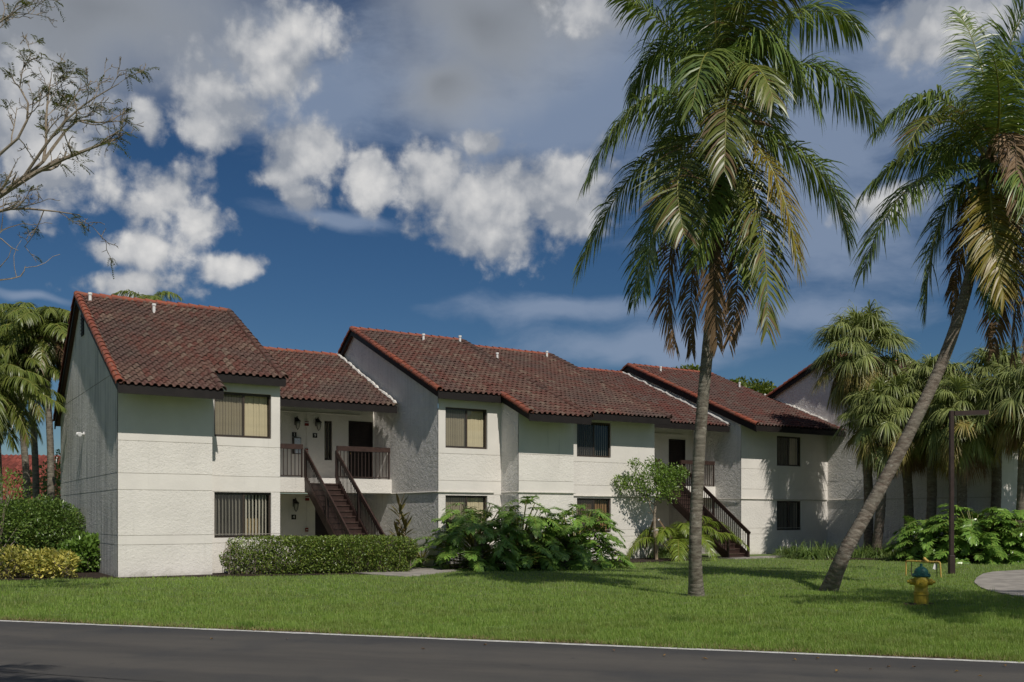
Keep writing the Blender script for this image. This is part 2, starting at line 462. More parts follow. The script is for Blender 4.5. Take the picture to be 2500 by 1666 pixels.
def spline(pts, n):
    pts = np.array(pts, float); k = len(pts); out = []
    for x in np.linspace(0, k - 1, n):
        i = min(int(x), k - 2); t = x - i
        p0, p1, p2, p3 = pts[max(i - 1, 0)], pts[i], pts[i + 1], pts[min(i + 2, k - 1)]
        out.append(0.5 * ((2 * p1) + (p2 - p0) * t + (2 * p0 - 5 * p1 + 4 * p2 - p3) * t * t + (3 * p1 - p0 - 3 * p2 + p3) * t ** 3))
    return np.array(out)
# ------------------------------------------------------------------ ground, road, paths
ROAD0 = G(0, 1517); RD = nrm(G(2500, 1620) - ROAD0); RN = np.array([-RD[1], RD[0], 0])   # along the kerb line, and towards the lawn
def rp(a, b, z): return ROAD0 + RD * a + RN * b + np.array([0, 0, z])

def sheet(name, pts, m, z=None, kind='structure', cuts=0):
    mb = MB(); mb.face([(p[0], p[1], p[2] if z is None else z) for p in pts])
    o = mb.build(name, m); o['kind'] = kind
    return o

def groundmat():
    m = bpy.data.materials.new('turf_soil'); m.use_nodes = True
    k = N(m.node_tree); b = k.n['Principled BSDF']
    p = k.new('ShaderNodeNewGeometry').outputs['Position']
    c = k.mix(k.ramp(k.noise(p, 0.6, 6, 0.65), 0.35, 0.65), (0.10, 0.155, 0.035), (0.13, 0.17, 0.042))
    c = k.mix(k.ramp(k.noise(p, 9, 6, 0.7), 0.5, 0.75), c, (0.055, 0.042, 0.025))
    k.put(b.inputs['Base Color'], c); b.inputs['Roughness'].default_value = 0.95
    return m
M_ground = groundmat()
sheet('ground', [(-900, -300, 0), (900, -300, 0), (900, 1500, 0), (-900, 1500, 0)], M_ground)

def roadmat():
    m = bpy.data.materials.new('asphalt'); m.use_nodes = True
    k = N(m.node_tree); b = k.n['Principled BSDF']
    p = k.new('ShaderNodeTexCoord').outputs['Object']
    c = k.mix(k.ramp(k.noise(k.scale(p, (0.25, 1.6, 1)), 1.0, 5, 0.6), 0.35, 0.66), (0.064, 0.060, 0.055), (0.092, 0.084, 0.073))
    c = k.mix(k.ramp(k.noise(p, 0.5, 4, 0.6), 0.5, 0.7), c, (0.054, 0.053, 0.052))
    fine = k.noise(p, 110, 3, 0.7)
    c = k.mix(k.ramp(fine, 0.55, 0.72, 0, 0.7), c, (0.13, 0.12, 0.105))
    # fresh sealed strip along the edge line
    sx = k.new('ShaderNodeSeparateXYZ'); k.put(sx.inputs[0], p)
    # older, paler wheel tracks
    tr_ = k.math('ABSOLUTE', k.math('ADD', k.math('FRACT', k.math('MULTIPLY', k.math('ADD', sx.outputs[1], k.math('MULTIPLY', k.noise(p, 0.3, 2), 0.5)), 0.55)), -0.5))
    c = k.mix(k.ramp(tr_, 0.05, 0.28, 0.35, 0.0), c, (0.105, 0.096, 0.083))
    c = k.mix(k.ramp(k.noise(p, 2.3, 4, 0.6), 0.66, 0.74, 0, 0.6), c, (0.036, 0.035, 0.034))
    e = k.math('ADD', sx.outputs[1], k.math('MULTIPLY', k.noise(p, 0.8, 4, 0.6), 0.9))
    c = k.mix(k.ramp(e, -0.35, 0.25, 0, 0.6), c, (0.043, 0.043, 0.045))
    k.put(b.inputs['Base Color'], c); b.inputs['Roughness'].default_value = 0.82; b.inputs['Specular IOR Level'].default_value = 0.35
    bn = k.new('ShaderNodeBump'); bn.inputs['Strength'].default_value = 0.5; bn.inputs['Distance'].default_value = 0.006
    k.put(bn.inputs['Height'], fine); k.put(b.inputs['Normal'], bn.outputs[0])
    return m
mb = MB(); mb.face([(-160, -7.4, 0), (160, -7.4, 0), (160, 0.05, 0), (-160, 0.05, 0)])
road = mb.build('road', roadmat()); road['kind'] = 'structure'
road.location = (ROAD0[0], ROAD0[1], 0.004); road.rotation_euler = (0, 0, math.atan2(RD[1], RD[0]))
M_line = mat('worn_white_line', (0.62, 0.61, 0.58), 0.8, 0.25, 6, col2=(0.46, 0.45, 0.42))
mb = MB()
xs = np.linspace(-60, 60, 401); hw = 0.066 + 0.012 * np.sin(xs * 3.1) * np.sin(xs * 7.7) + rng.uniform(-.008, .008, 401)
for i in range(400):
    mb.face([(xs[i], -hw[i], 0), (xs[i + 1], -hw[i + 1], 0), (xs[i + 1], hw[i + 1], 0), (xs[i], hw[i], 0)])
ln = mb.build('edge_line', M_line); ln['kind'] = 'structure'
ln.location = (ROAD0[0], ROAD0[1], 0.009); ln.rotation_euler = road.rotation_euler
M_soil = mat('bare_soil', (0.085, 0.058, 0.036), 0.95, 0.4, 8, 0.7, 30, 0.03, col2=(0.05, 0.036, 0.024))
mb = MB()
for i in range(400):
    a = 0.11 + 0.05 * math.sin(i * .9) + rnd.uniform(0, .12)
    mb.face([(xs[i], .06, 0), (xs[i + 1], .06, 0), (xs[i + 1], a, 0), (xs[i], a, 0)])
vg = mb.build('verge_soil', M_soil); vg['kind'] = 'structure'
vg.location = (ROAD0[0], ROAD0[1], 0.006); vg.rotation_euler = road.rotation_euler
# crack in the asphalt near the bottom left
mb = MB(); cx = G(0, 1641); prev = None
for i in range(60):
    p = cx + RD * (i * 0.085 - 0.5) + RN * (-.012 * i * 0.085 + rnd.uniform(-.012, .012)); p[2] = 0.008
    if prev is not None: mb.face([prev - RN * .006, p - RN * .006, p + RN * .008, prev + RN * .008])
    prev = p
o = mb.build('road_crack', mat('crack_black', (0.012, 0.012, 0.012), 0.95)); o['kind'] = 'structure'

def uv(u, v, z=0.0):
    return np.array([-10.84, 26.8, 0]) + U * u + V * v + np.array([0, 0, z])
def to_uv(X, Y):
    dx = X + 10.84; dy = Y - 26.8
    return dx * U[0] + dy * U[1], dx * V[0] + dy * V[1]

# round concrete pad at the right edge and the strip of path between hedge and shrubs
padpx = [(2378, 1424), (2384, 1413), (2400, 1403), (2425, 1398), (2470, 1395), (2540, 1391), (2650, 1386), (2800, 1395), (2800, 1500), (2640, 1480), (2540, 1468), (2470, 1456), (2420, 1446), (2392, 1436)]
pad = [G(*p) for p in padpx]
def slab(name, pts, z, m, kind='structure'):
    mb = MB(); n = len(pts)
    mb.face([(p[0], p[1], z) for p in pts])
    for i in range(n):
        a, b = pts[i], pts[(i + 1) % n]
        mb.face([(b[0], b[1], z), (a[0], a[1], z), (a[0], a[1], -.05), (b[0], b[1], -.05)])
    o = mb.build(name, m)
    if kind: o['kind'] = kind
    return o
slab('concrete_pad', pad[::-1], 0.03, M_conc)
walk = [uv(6.2, -.2), uv(9.5, -.2), uv(9.6, -2.2), G(1062, 1402), G(1025, 1407), G(985, 1409), uv(6.4, -2.6)]
slab('footpath', walk, 0.03, M_conc)
walk2 = [uv(22.6, .2), uv(28.5, .2), uv(28.5, -.9), uv(22.6, -.9)]
slab('footpath', walk2[::-1], 0.03, M_conc)
M_mulch = mat('bark_mulch', (0.06, 0.038, 0.026), 0.95, 0.5, 12, 1.0, 45, 0.05, col2=(0.028, 0.02, 0.015))
bed1 = [G(-200, 1420), G(0, 1419), G(150, 1415), G(285, 1412), uv(-.02, .02), uv(-.02, 11), uv(-9, 8)]
bed2 = [uv(10.1, -2.2), uv(15.0, -2.9), uv(16.5, -1.2), uv(22.0, -0.7), uv(20.7, -.7), uv(20.7, 1.7), uv(14.9, 1.7), uv(14.9, -.92), uv(12.6, -.92), uv(12.6, .18), uv(10.1, .18)]
bed3 = [uv(24.6, -2.6), uv(28.2, -5.3), uv(31.0, -9.6), uv(40.0, -9.6), uv(40, -6.2), uv(31.8, -6.2), uv(31.8, -1.0), uv(29, -.9), uv(25.2, -1.2)]
bed4 = [G(530, 1409), G(1000, 1402), uv(4.9, .7), uv(2.6, .7), uv(2.6, -.02), uv(0, -.02), G(287, 1413)]
for bd in (bed1, bed2, bed3, bed4): sheet('mulch_bed', bd, M_mulch, 0.012)

# ------------------------------------------------------------------ houses: shared builders (u along the row, v away from the road)
BANDS = [(0.0, 0.89, 0), (0.905, 1.15, 1), (1.165, 2.42, 0), (2.435, 2.88, 1), (2.895, 3.78, 0), (3.795, 9.9, 1)]

def front_wall(parent, u0, u1, v, ztop, openings=(), face=-1, bands=None, name='wall', mats=None, thick=0.22, recess=0.11):
    """wall in the plane v, bands and panels set proud with open joints, real openings with reveals"""
    bands = bands or BANDS
    mb = MB()
    us = sorted({u0, u1, *[o[0] for o in openings], *[o[1] for o in openings]})
    proud = 0.014
    for (za, zb, mi) in bands:
        zb = min(zb, ztop)
        if zb <= za: continue
        zs = sorted({za, zb, *[z for o in openings for z in (o[2], o[3]) if za < z < zb]})
        for i in range(len(us) - 1):
            for j in range(len(zs) - 1):
                a, b, c, d = us[i], us[i + 1], zs[j], zs[j + 1]
                if any(o[0] <= a + 1e-6 and b <= o[1] + 1e-6 and o[2] <= c + 1e-6 and d <= o[3] + 1e-6 for o in openings): continue
                mb.face([(a, v - proud, c), (b, v - proud, c), (b, v - proud, d), (a, v - proud, d)], mi)
        if za > 0: mb.face([(u0, v - proud, za), (u0, v, za), (u1, v, za), (u1, v - proud, za)], mi)
        mb.face([(u0, v - proud, zb), (u1, v - proud, zb), (u1, v, zb), (u0, v, zb)], mi)
    for (za, zb) in [(b[1], c[0]) for b, c in zip(bands[:-1], bands[1:])]:   # bottoms of the joints
        if za < ztop: mb.face([(u0, v, za), (u1, v, za), (u1, v, min(zb, ztop)), (u0, v, min(zb, ztop))], 1)
    for (a, b, c, d) in openings:
        f, g = v - proud, v + recess
        mb.face([(a, f, c), (b, f, c), (b, g, c), (a, g, c)], 1); mb.face([(a, f, d), (a, g, d), (b, g, d), (b, f, d)], 1)
        mb.face([(a, f, c), (a, g, c), (a, g, d), (a, f, d)], 1); mb.face([(b, f, c), (b, f, d), (b, g, d), (b, g, c)], 1)
    return mb.build(name, mats or [M_rough, M_band], parent)

def side_wall(parent, u, prof, mats, bands=None, name='wall', thick=0.0, step=1):
    """wall facing -u; prof = [(v, ztop)...] from near to far; horizontal bands set proud"""
    bands = bands or BANDS
    mb = MB(); pr = 0.012
    vs = [p[0] for p in prof]
    def top(v): return float(np.interp(v, vs, [p[1] for p in prof]))
    grid = sorted({*vs, *np.linspace(vs[0], vs[-1], 15)})
    for (za, zb, mi) in bands:
        for a, b in zip(grid[:-1], grid[1:]):
            ta, tb = min(zb, top(a)), min(zb, top(b))
            if ta <= za and tb <= za: continue
            mb.face([(u - pr, b, za), (u - pr, a, za), (u - pr, a, max(ta, za)), (u - pr, b, max(tb, za))], mi)
    for za, zb in [(b[1], c[0]) for b, c in zip(bands[:-1], bands[1:])]:
        mb.face([(u, vs[-1], za), (u, vs[0], za), (u, vs[0], zb), (u, vs[-1], zb)], 1)
    return mb.build(name, mats, parent)

def plain_wall(parent, a, b, z0, za, zb=None, name='wall', m=None):
    mb = MB(); zb = za if zb is None else zb
    mb.face([(a[0], a[1], z0), (b[0], b[1], z0), (b[0], b[1], zb), (a[0], a[1], za)])
    return mb.build(name, m or M_band, parent)

SLAT = MB().box(-.044, -.002, 0, .044, .002, 1).build('slat', [M_slat]).data
for o in [o for o in bpy.data.objects if o.data == SLAT]: bpy.data.objects.remove(o)
def slatmesh(m):
    me = SLAT.copy(); me.materials.clear(); me.materials.append(m); me.name = 'slat'; return me
SL = {k: slatmesh(m) for k, m in (('beige', M_slat), ('pale', M_slat_w), ('brown', M_slat_b))}

def window(parent, u0, u1, z0, z1, v, style='beige', slats=True, open_=(35, 20), label=None, mid=0.52, tilt2=None, gaps=()):
    """two-light sliding window: dark frame, glass and screen, vertical blind, dark room behind"""
    y = v + 0.085; t = 0.045
    fr = MB()
    fr.box(u0, y - .03, z0, u0 + t, y + .03, z1); fr.box(u1 - t, y - .03, z0, u1, y + .03, z1)
    fr.box(u0 + t, y - .03, z0, u1 - t, y + .03, z0 + t); fr.box(u0 + t, y - .03, z1 - t, u1 - t, y + .03, z1)
    um = u0 + (u1 - u0) * mid
    fr.box(um - .028, y - .034, z0 + t, um + .028, y + .03, z1 - t)
    for (a, b) in ((u0 + t, um - .028), (um + .028, u1 - t)):            # sash rails
        fr.box(a, y - .015, z0 + t, b, y + .015, z0 + t + .028); fr.box(a, y - .015, z1 - t - .028, b, y + .015, z1 - t)
    # room box behind the glass
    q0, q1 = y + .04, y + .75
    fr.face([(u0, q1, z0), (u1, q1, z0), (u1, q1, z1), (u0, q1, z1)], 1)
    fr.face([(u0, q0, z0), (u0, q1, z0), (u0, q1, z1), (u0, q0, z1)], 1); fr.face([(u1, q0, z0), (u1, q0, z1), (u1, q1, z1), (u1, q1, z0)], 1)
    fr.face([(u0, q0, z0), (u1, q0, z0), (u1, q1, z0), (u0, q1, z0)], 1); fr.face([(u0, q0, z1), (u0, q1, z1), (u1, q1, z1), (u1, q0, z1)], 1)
    wn = fr.build('window', [M_frame, M_dark], parent, bevel=0.0)
    if label: wn['label'] = label
    p = MB(); p.face([(u0 + t, y - .022, z0 + t), (um, y - .022, z0 + t), (um, y - .022, z1 - t), (u0 + t, y - .022, z1 - t)]); p.build('pane', M_screen, wn)
    p = MB(); p.face([(um, y + .004, z0 + t), (u1 - t, y + .004, z0 + t), (u1 - t, y + .004, z1 - t), (um, y + .004, z1 - t)]); p.build('pane', M_glass, wn)
    n = max(3, int((u1 - u0) / (0.104 if open_[0] > 35 else 0.088)))
    for i in range(n):
        x = u0 + .05 + (u1 - u0 - .1) * (i + .5) / n
        if any(a < (x - u0) / (u1 - u0) < b for a, b in gaps): continue
        o = bpy.data.objects.new('slat', SL[style])
        o.parent = wn; COL.objects.link(o)
        an = (open_[0] if x < um else open_[1])
        o.location = (x, y + .11, z0 + .03); o.rotation_euler = (R(rnd.uniform(-.4, .4)), 0, R(an + rnd.uniform(-6, 6)))
        o.scale = (1, 1, z1 - z0 - .07)
    return wn

# one S-shaped roof tile: trough and barrel, closed front lip
TW, TE = 0.20, 0.335
def tile_mesh():
    xs_, zs_ = [], []
    for i in range(4): xs_.append(i / 3 * .075); zs_.append(.004 + .010 * (1 - math.sin(i / 3 * math.pi)))
    for i in range(1, 7):
        a = math.pi * (1 - i / 6); xs_.append(.1375 + .0625 * math.cos(a)); zs_.append(.012 + .066 * math.sin(a))
    n = len(xs_); v = []
    L = TE + .05
    for (y, dz, th) in ((0, .046, 0), (L, .0, 0)):
        for x, z in zip(xs_, zs_): v.append((x, y, z + dz))
    for x, z in zip(xs_, zs_): v.append((x, .0, z + .046 - .014))
    f = []
    for i in range(n - 1):
        f.append((i, i + 1, n + i + 1, n + i)); f.append((2 * n + i, 2 * n + i + 1, i + 1, i))
    return np.array(v), np.array(f)
TV, TF = tile_mesh()
def tile_data(m):
    return npmesh('roof_tile', TV, TF, [m], smooth=False)
TILE = {M_tile: tile_data(M_tile), M_tile_red: tile_data(M_tile_red)}
# barrel tile for ridge and rake: tapered half pipe
CAPR = None
def cap_mesh(m):
    mb = MB(); n = 8; L = .40
    for j in range(n):
        a0, a1 = math.pi * (-.12 + 1.24 * j / n), math.pi * (-.12 + 1.24 * (j + 1) / n)
        for r0, r1, y0, y1, dz in ((.115, .095, 0, L, .02),):
            p = [(r0 * math.cos(a0), y0, r0 * math.sin(a0) + dz), (r0 * math.cos(a1), y0, r0 * math.sin(a1) + dz), (r1 * math.cos(a1), y1, r1 * math.sin(a1)), (r1 * math.cos(a0), y1, r1 * math.sin(a0))]
            mb.face(p)
            q = [(x * .84, 0, (z - dz) * .84 + dz) for x, y, z in p[:2]]
            mb.face([p[0], q[0], q[1], p[1]])
    o = mb.build('ridge_tile', [m]); me = o.data; bpy.data.objects.remove(o)
    return me
CAP = cap_mesh(M_cap); CAP_W = cap_mesh(M_tile)

def frame_to(parent, mesh, name, org, X, Y, Z):
    o = bpy.data.objects.new(name, mesh); o.parent = parent; COL.objects.link(o)
    o.matrix_local = Matrix(((X[0], Y[0], Z[0], org[0]), (X[1], Y[1], Z[1], org[1]), (X[2], Y[2], Z[2], org[2]), (0, 0, 0, 1)))
    return o

def caps(parent, p, q, normal, name='rake_tile', step=.335, mesh=None):
    p = np.array(p, float); q = np.array(q, float); Ln = np.linalg.norm(q - p); Y = (q - p) / Ln
    Z = np.array(normal, float); Z = nrm(Z - Y * np.dot(Z, Y)); X = np.cross(Y, Z)
    n = max(1, int(round(Ln / step)))
    for i in range(n):
        jx = X * rnd.uniform(-.008, .008) + Z * rnd.uniform(-.006, .008)
        frame_to(parent, mesh or CAP, name, p + Y * (Ln * i / n) + jx, X, Y, Z)

def roof_slope(bld, segs, v_r, z_r, slope, m, singles=300, left_rake=True, right_rake=True, ridge=None, roofname='roof', mortar=False, fascia=True, rake_drop=0.22):
    """front slope: segs = [(u0,u1,v_eave)...]; ridge line at (v_r,z_r). Returns the roof part"""
    def zr(v): return z_r - slope * (v_r - v)
    cs = 1 / math.sqrt(1 + slope * slope); Y = np.array([0, cs, slope * cs]); Z = np.array([0, -slope * cs, cs]); X = np.array([1.0, 0, 0])
    dk = MB()
    for (a, b, ve) in segs:
        z0, z1 = zr(ve) - .035, z_r - .035
        tk = .10
        dk.face([(a, ve, z0), (b, ve, z0), (b, v_r, z1), (a, v_r, z1)]); dk.face([(a, ve, z0 - tk), (a, v_r, z1 - tk), (b, v_r, z1 - tk), (b, ve, z0 - tk)])
        dk.face([(a, ve, z0 - tk), (b, ve, z0 - tk), (b, ve, z0), (a, ve, z0)])
        dk.face([(a, ve, z0 - tk), (a, ve, z0), (a, v_r, z1), (a, v_r, z1 - tk)]); dk.face([(b, ve, z0 - tk), (b, v_r, z1 - tk), (b, v_r, z1), (b, ve, z0)])
    roof = dk.build(roofname, [M_fascia], bld)
    # tiles
    items = []
    for (a, b, ve) in segs:
        nc = max(1, int(round((b - a) / TW))); w_ = (b - a) / nc
        Ls = (v_r - ve + .05) / cs; nr = int(math.ceil(Ls / TE))
        for r_ in range(nr):
            for c_ in range(nc):
                org = np.array([a + c_ * w_, ve - .05, zr(ve - .05) - .03]) + Y * (r_ * Ls / nr)
                items.append((org, w_ / TW))
    base = np.array(bld.location); th = bld.rotation_euler[2]
    rot = np.array([[math.cos(th), -math.sin(th), 0], [math.sin(th), math.cos(th), 0], [0, 0, 1]])
    dist = [np.linalg.norm(rot @ o + base - np.array([0, 0, H])) for o, _ in items]
    order = np.argsort(dist)
    for i in order[:singles]:
        org, sx = items[i]
        j = Z * rnd.uniform(-.006, .010) + X * rnd.uniform(-.004, .004)
        yw = rnd.uniform(-.012, .012)
        Xr = X * math.cos(yw) + Y * math.sin(yw); Yr = Y * math.cos(yw) - X * math.sin(yw)
        frame_to(roof, TILE[m], 'roof_tile', org + j, Xr * sx, Yr, Z)
    rest = order[singles:]
    if len(rest):
        Mx = np.stack([X, Y, Z], 1)
        vv = np.concatenate([(TV * np.array([items[i][1], 1, 1])) @ Mx.T + items[i][0] + Z * rnd.uniform(-.006, .010) for i in rest])
        ff = np.concatenate([TF + k * len(TV) for k in range(len(rest))])
        o = npobj('roof_tiles', vv, ff, [m], roof, local=True); o['kind'] = 'stuff'
    # fascia boards under each eave
    if fascia:
        for (a, b, ve) in segs:
            z0 = zr(ve)
            fb = MB().box(a, ve - .032, z0 - .27, b, ve + .012, z0 - .032)
            fb.build('fascia', M_fascia, roof)
    ends = []
    if left_rake: ends.append((segs[0][0], segs[0][2], -1))
    if right_rake: ends.append((segs[-1][1], segs[-1][2], 1))
    for s0, s1 in zip(segs[:-1], segs[1:]):
        if s0[2] != s1[2]: ends.append((s0[1], None, (s0[2], s1[2])))
    for (u_, ve, sd) in ends:
        if ve is None:
            lo, hi = min(sd), max(sd); sg = 1 if sd[0] < sd[1] else -1
            v0, v1 = lo, hi
        else:
            v0, v1, sg = ve, v_r, sd
        caps(roof, (u_ - .02 * sg, v0 - .05, zr(v0 - .05) + .012), (u_ - .02 * sg, v1, zr(v1) + .012), Z, mesh=CAP if sg < 0 else CAP_W)
        bb = MB(); z0, z1 = zr(v0), zr(v1)
        x0, x1 = (u_ - .02, u_ + .02) if sg > 0 else (u_ - .02, u_ + .02)
        pts = [(v0 - .03, z0 - .02), (v1, z1 - .02), (v1, z1 - .02 - rake_drop), (v0 - .03, z0 - .02 - rake_drop)]
        bb.face([(x0, *p) for p in pts]); bb.face([(x1, *p) for p in pts[::-1]])
        for k in range(4): bb.face([(x0, *pts[k]), (x0, *pts[(k + 1) % 4]), (x1, *pts[(k + 1) % 4]), (x1, *pts[k])][::-1])
        bb.build('bargeboard', M_fascia, roof)
    ru0, ru1 = ridge if ridge else (segs[0][0], segs[-1][1])
    caps(roof, (ru0, v_r, z_r + .0), (ru1, v_r, z_r + .0), (0, 0, 1), 'ridge_tile', .36)
    return roof

def back_slope(bld, roof, u0, u1, v_r, z_r, v_b, z_b, m, rake_left=True):
    sl = (z_r - z_b) / (v_b - v_r); cs = 1 / math.sqrt(1 + sl * sl)
    mb = MB(); tk = .1
    for d in (-.03, -.13):
        q = [(u0, v_r, z_r + d), (u1, v_r, z_r + d), (u1, v_b, z_b + d), (u0, v_b, z_b + d)]
        mb.face(q if d > -.1 else q[::-1])
    mb.face([(u0, v_r, z_r - .13), (u0, v_r, z_r - .03), (u0, v_b, z_b - .03), (u0, v_b, z_b - .13)])
    mb.build('back_slope', M_tile, roof)
    if rake_left:
        Zb = (0, sl * cs, cs)
        caps(roof, (u0 + .02, v_b + .05, z_b - .02), (u0 + .02, v_r, z_r + .01), Zb)
        bb = MB(); pts = [(v_r, z_r - .02), (v_b + .03, z_b - .02), (v_b + .03, z_b - .24), (v_r, z_r - .24)]
        bb.face([(u0 - .02, *p) for p in pts][::-1]); bb.face([(u0 + .02, *p) for p in pts])
        for k in range(4): bb.face([(u0 - .02, *pts[k]), (u0 - .02, *pts[(k + 1) % 4]), (u0 + .02, *pts[(k + 1) % 4]), (u0 + .02, *pts[k])])
        bb.build('bargeboard', M_fascia, roof)

def vent_pipe(roof, u, v, z):
    mb = MB(); mb.lathe([(.05, -.25), (.05, .22), (.068, .23), (.068, .30), (.04, .30)], (u, v, z), 10)
    mb.build('vent_pipe', M_white, roof, smooth=False)

def bld(label, group=None):
    return thing('row_house', label, 'house', (-10.84, 26.8, 0), THETA, group or 'white stucco houses joined in a row')

# ---------------- house at the left end
b1 = bld('white stucco house at the left end of the row with a tall grey gable wall')
S1 = .523
def z1f(v): return 8.96 - S1 * (6.2 - v)
front_wall(b1, 0, 2.57, 0, z1f(0) - .16, [])
plain_wall(b1, (2.57, 0), (2.57, .62), 0, z1f(.0) - .16, z1f(.75) - .16)
WOP = [(2.8, 4.52, 4.05, 5.40), (2.8, 4.52, 1.05, 2.41)]
front_wall(b1, 2.57, 4.8, .62, z1f(.62) - .16, WOP)
plain_wall(b1, (4.8, .62), (4.8, 10.8), 0, z1f(.62) - .16, 5.2)
side_wall(b1, 0, [(0, z1f(0) - .15), (6.2, 8.78), (10.8, 5.3)], [M_side, M_side], bands=[(0, .885, 0), (.905, 1.15, 1), (1.17, 2.415, 0), (2.44, 2.88, 1), (2.905, 5.68, 0), (5.70, 9.9, 0)])
plain_wall(b1, (4.8, 10.8), (0, 10.8), 0, 5.3)
r1 = roof_slope(b1, [(-.15, 2.62, -.9), (2.62, 4.87, .36)], 6.2, 8.96, S1, M_tile)
back_slope(b1, r1, -.15, 4.87, 6.2, 8.96, 11.2, 5.16, M_tile)
window(b1, *WOP[0][:2], *WOP[0][2:], .62, 'beige', open_=(16, 9), label='upper window with beige vertical blinds')
window(b1, *WOP[1][:2], *WOP[1][2:], .62, 'pale', open_=(52, 48), label='lower window with half-open pale blinds')
gv = MB(); gv.box(-.05, 5.55, 7.55, 0, 5.95, 8.3)
for i in range(6): gv.bar((-.055, 5.57, 7.63 + i * .115), (-.055, 5.93, 7.63 + i * .115), .02, .05)
gv.build('gable_vent', M_fascia, b1)
for (px, py) in ((220, 728), (376, 757)):
    a = (px - CX) / F
    vv = 5.6 if px < 300 else 5.2
    D = (vv - np.dot(np.array([10.84, -26.8]), V[:2])) / (a * V[0] + V[1])
    u_ = (a * D + 10.84) * U[0] + (D - 26.8) * U[1]
    vent_pipe(r1, u_, vv, z1f(vv))
# a board leans inside the lower window
MB().box(3.80, .97, 1.12, 4.22, .99, 1.62).build('plywood_board', mat('plywood', (0.36, 0.27, 0.15), 0.7, 0.2, 5), b1)

# ---------------- house 2 (three stepped fronts)
b2 = bld('middle house of the row with three stepped white fronts behind big-leaved shrubs')
S2 = .44
def z2f(v): return 9.0 - S2 * (7.1 - v)
AOP = [(10.33, 11.96, 3.98, 5.34), (10.33, 11.96, 1.05, 2.39)]
front_wall(b2, 10.06, 12.52, .2, z2f(.2) - .14, AOP)
side_wall(b2, 10.06, [(.2, z2f(.2) - .13), (7.1, 8.83), (11, 6.2)], [M_side2, M_side2], bands=[(0, 2.47, 0), (2.48, 9.9, 0)])
side_wall(b2, 12.52, [(-.9, z2f(-.9) - .13), (.2, z2f(.2) - .13)], [M_side2, M_side2], bands=[(0, 2.47, 0), (2.48, 9.9, 0)])
front_wall(b2, 12.52, 14.8, -.9, z2f(-.9) - .14, [])
plain_wall(b2, (14.8, -.9), (14.8, 1.8), 0, z2f(-.9) - .14, z2f(1.8) - .14)
def z2b(v): return 9.27 - .437 * (9.4 - v)
BOP = [(16.92, 18.57, 3.98, 5.34), (16.92, 18.57, 1.05, 2.39)]
front_wall(b2, 14.8, 20.8, 1.8, z2b(1.8) - .14, BOP)
plain_wall(b2, (20.8, 1.8), (20.8, 12), 0, z2b(1.8) - .14, 7.0)
plain_wall(b2, (20.8, 12), (10.06, 11), 0, 6.2)
r2 = roof_slope(b2, [(9.91, 12.37, -.1), (12.37, 14.87, -1.8)], 7.1, 9.0, S2, M_tile, ridge=(9.91, 14.8))
back_slope(b2, r2, 9.91, 14.87, 7.1, 9.0, 11.3, 6.2, M_tile)
r2b = roof_slope(b2, [(14.9, 20.92, 1.0)], 9.4, 9.27, .437, M_tile, singles=0, left_rake=False)
back_slope(b2, r2b, 14.9, 20.92, 9.4, 9.27, 12.8, 7.2, M_tile, rake_left=False)
window(b2, *AOP[0][:2], *AOP[0][2:], .2, 'beige', open_=(10, 4), label='upper window with closed cream blinds')
window(b2, *AOP[1][:2], *AOP[1][2:], .2, 'beige', open_=(12, 6), label='lower window half hidden by shrubs')
window(b2, *BOP[0][:2], *BOP[0][2:], 1.8, 'pale', open_=(62, 58), label='upper window with half-open blinds')
window(b2, *BOP[1][:2], *BOP[1][2:], 1.8, 'brown', open_=(30, 26), label='lower window with brown blinds')
for (u_, vv, f) in ((12.7, 6.4, z2f), (14.6, 6.8, z2f), (16.2, 8.0, z2b), (16.9, 7.6, z2b), (20.4, 8.9, z2b)):
    vent_pipe(r2 if f is z2f else r2b, u_, vv, f(vv))

# ---------------- house 3
b3 = bld('third house of the row with a red tiled roof behind the tall palm trunk')
S3 = .425
def z3f(v): return 9.29 - S3 * (9.9 - v)
COP = [(28.44, 30.05, 3.97, 5.32), (28.44, 30.05, 1.05, 2.38)]
front_wall(b3, 26.2, 31.86, 2.3, z3f(2.3) - .14, COP)
side_wall(b3, 26.2, [(2.3, z3f(2.3) - .13), (9.9, 9.12), (13.5, 7.2)], [M_side2, M_side2], bands=[(0, 2.47, 0), (2.48, 9.9, 0)])
r3 = roof_slope(b3, [(26.05, 31.84, 1.27)], 9.9, 9.29, S3, M_tile_red, singles=0, right_rake=False, rake_drop=.3)
back_slope(b3, r3, 26.05, 31.84, 9.9, 9.29, 13.8, 7.3, M_tile_red)
window(b3, *COP[0][:2], *COP[0][2:], 2.3, 'beige', open_=(75, 8), label='upper window with one blind drawn')
window(b3, *COP[1][:2], *COP[1][2:], 2.3, 'pale', open_=(70, 60), label='lower window in palm shade')
for (u_, vv) in ((27.5, 9.1), (30.2, 8.6), (31.3, 7.4)): vent_pipe(r3, u_, vv, z3f(vv))

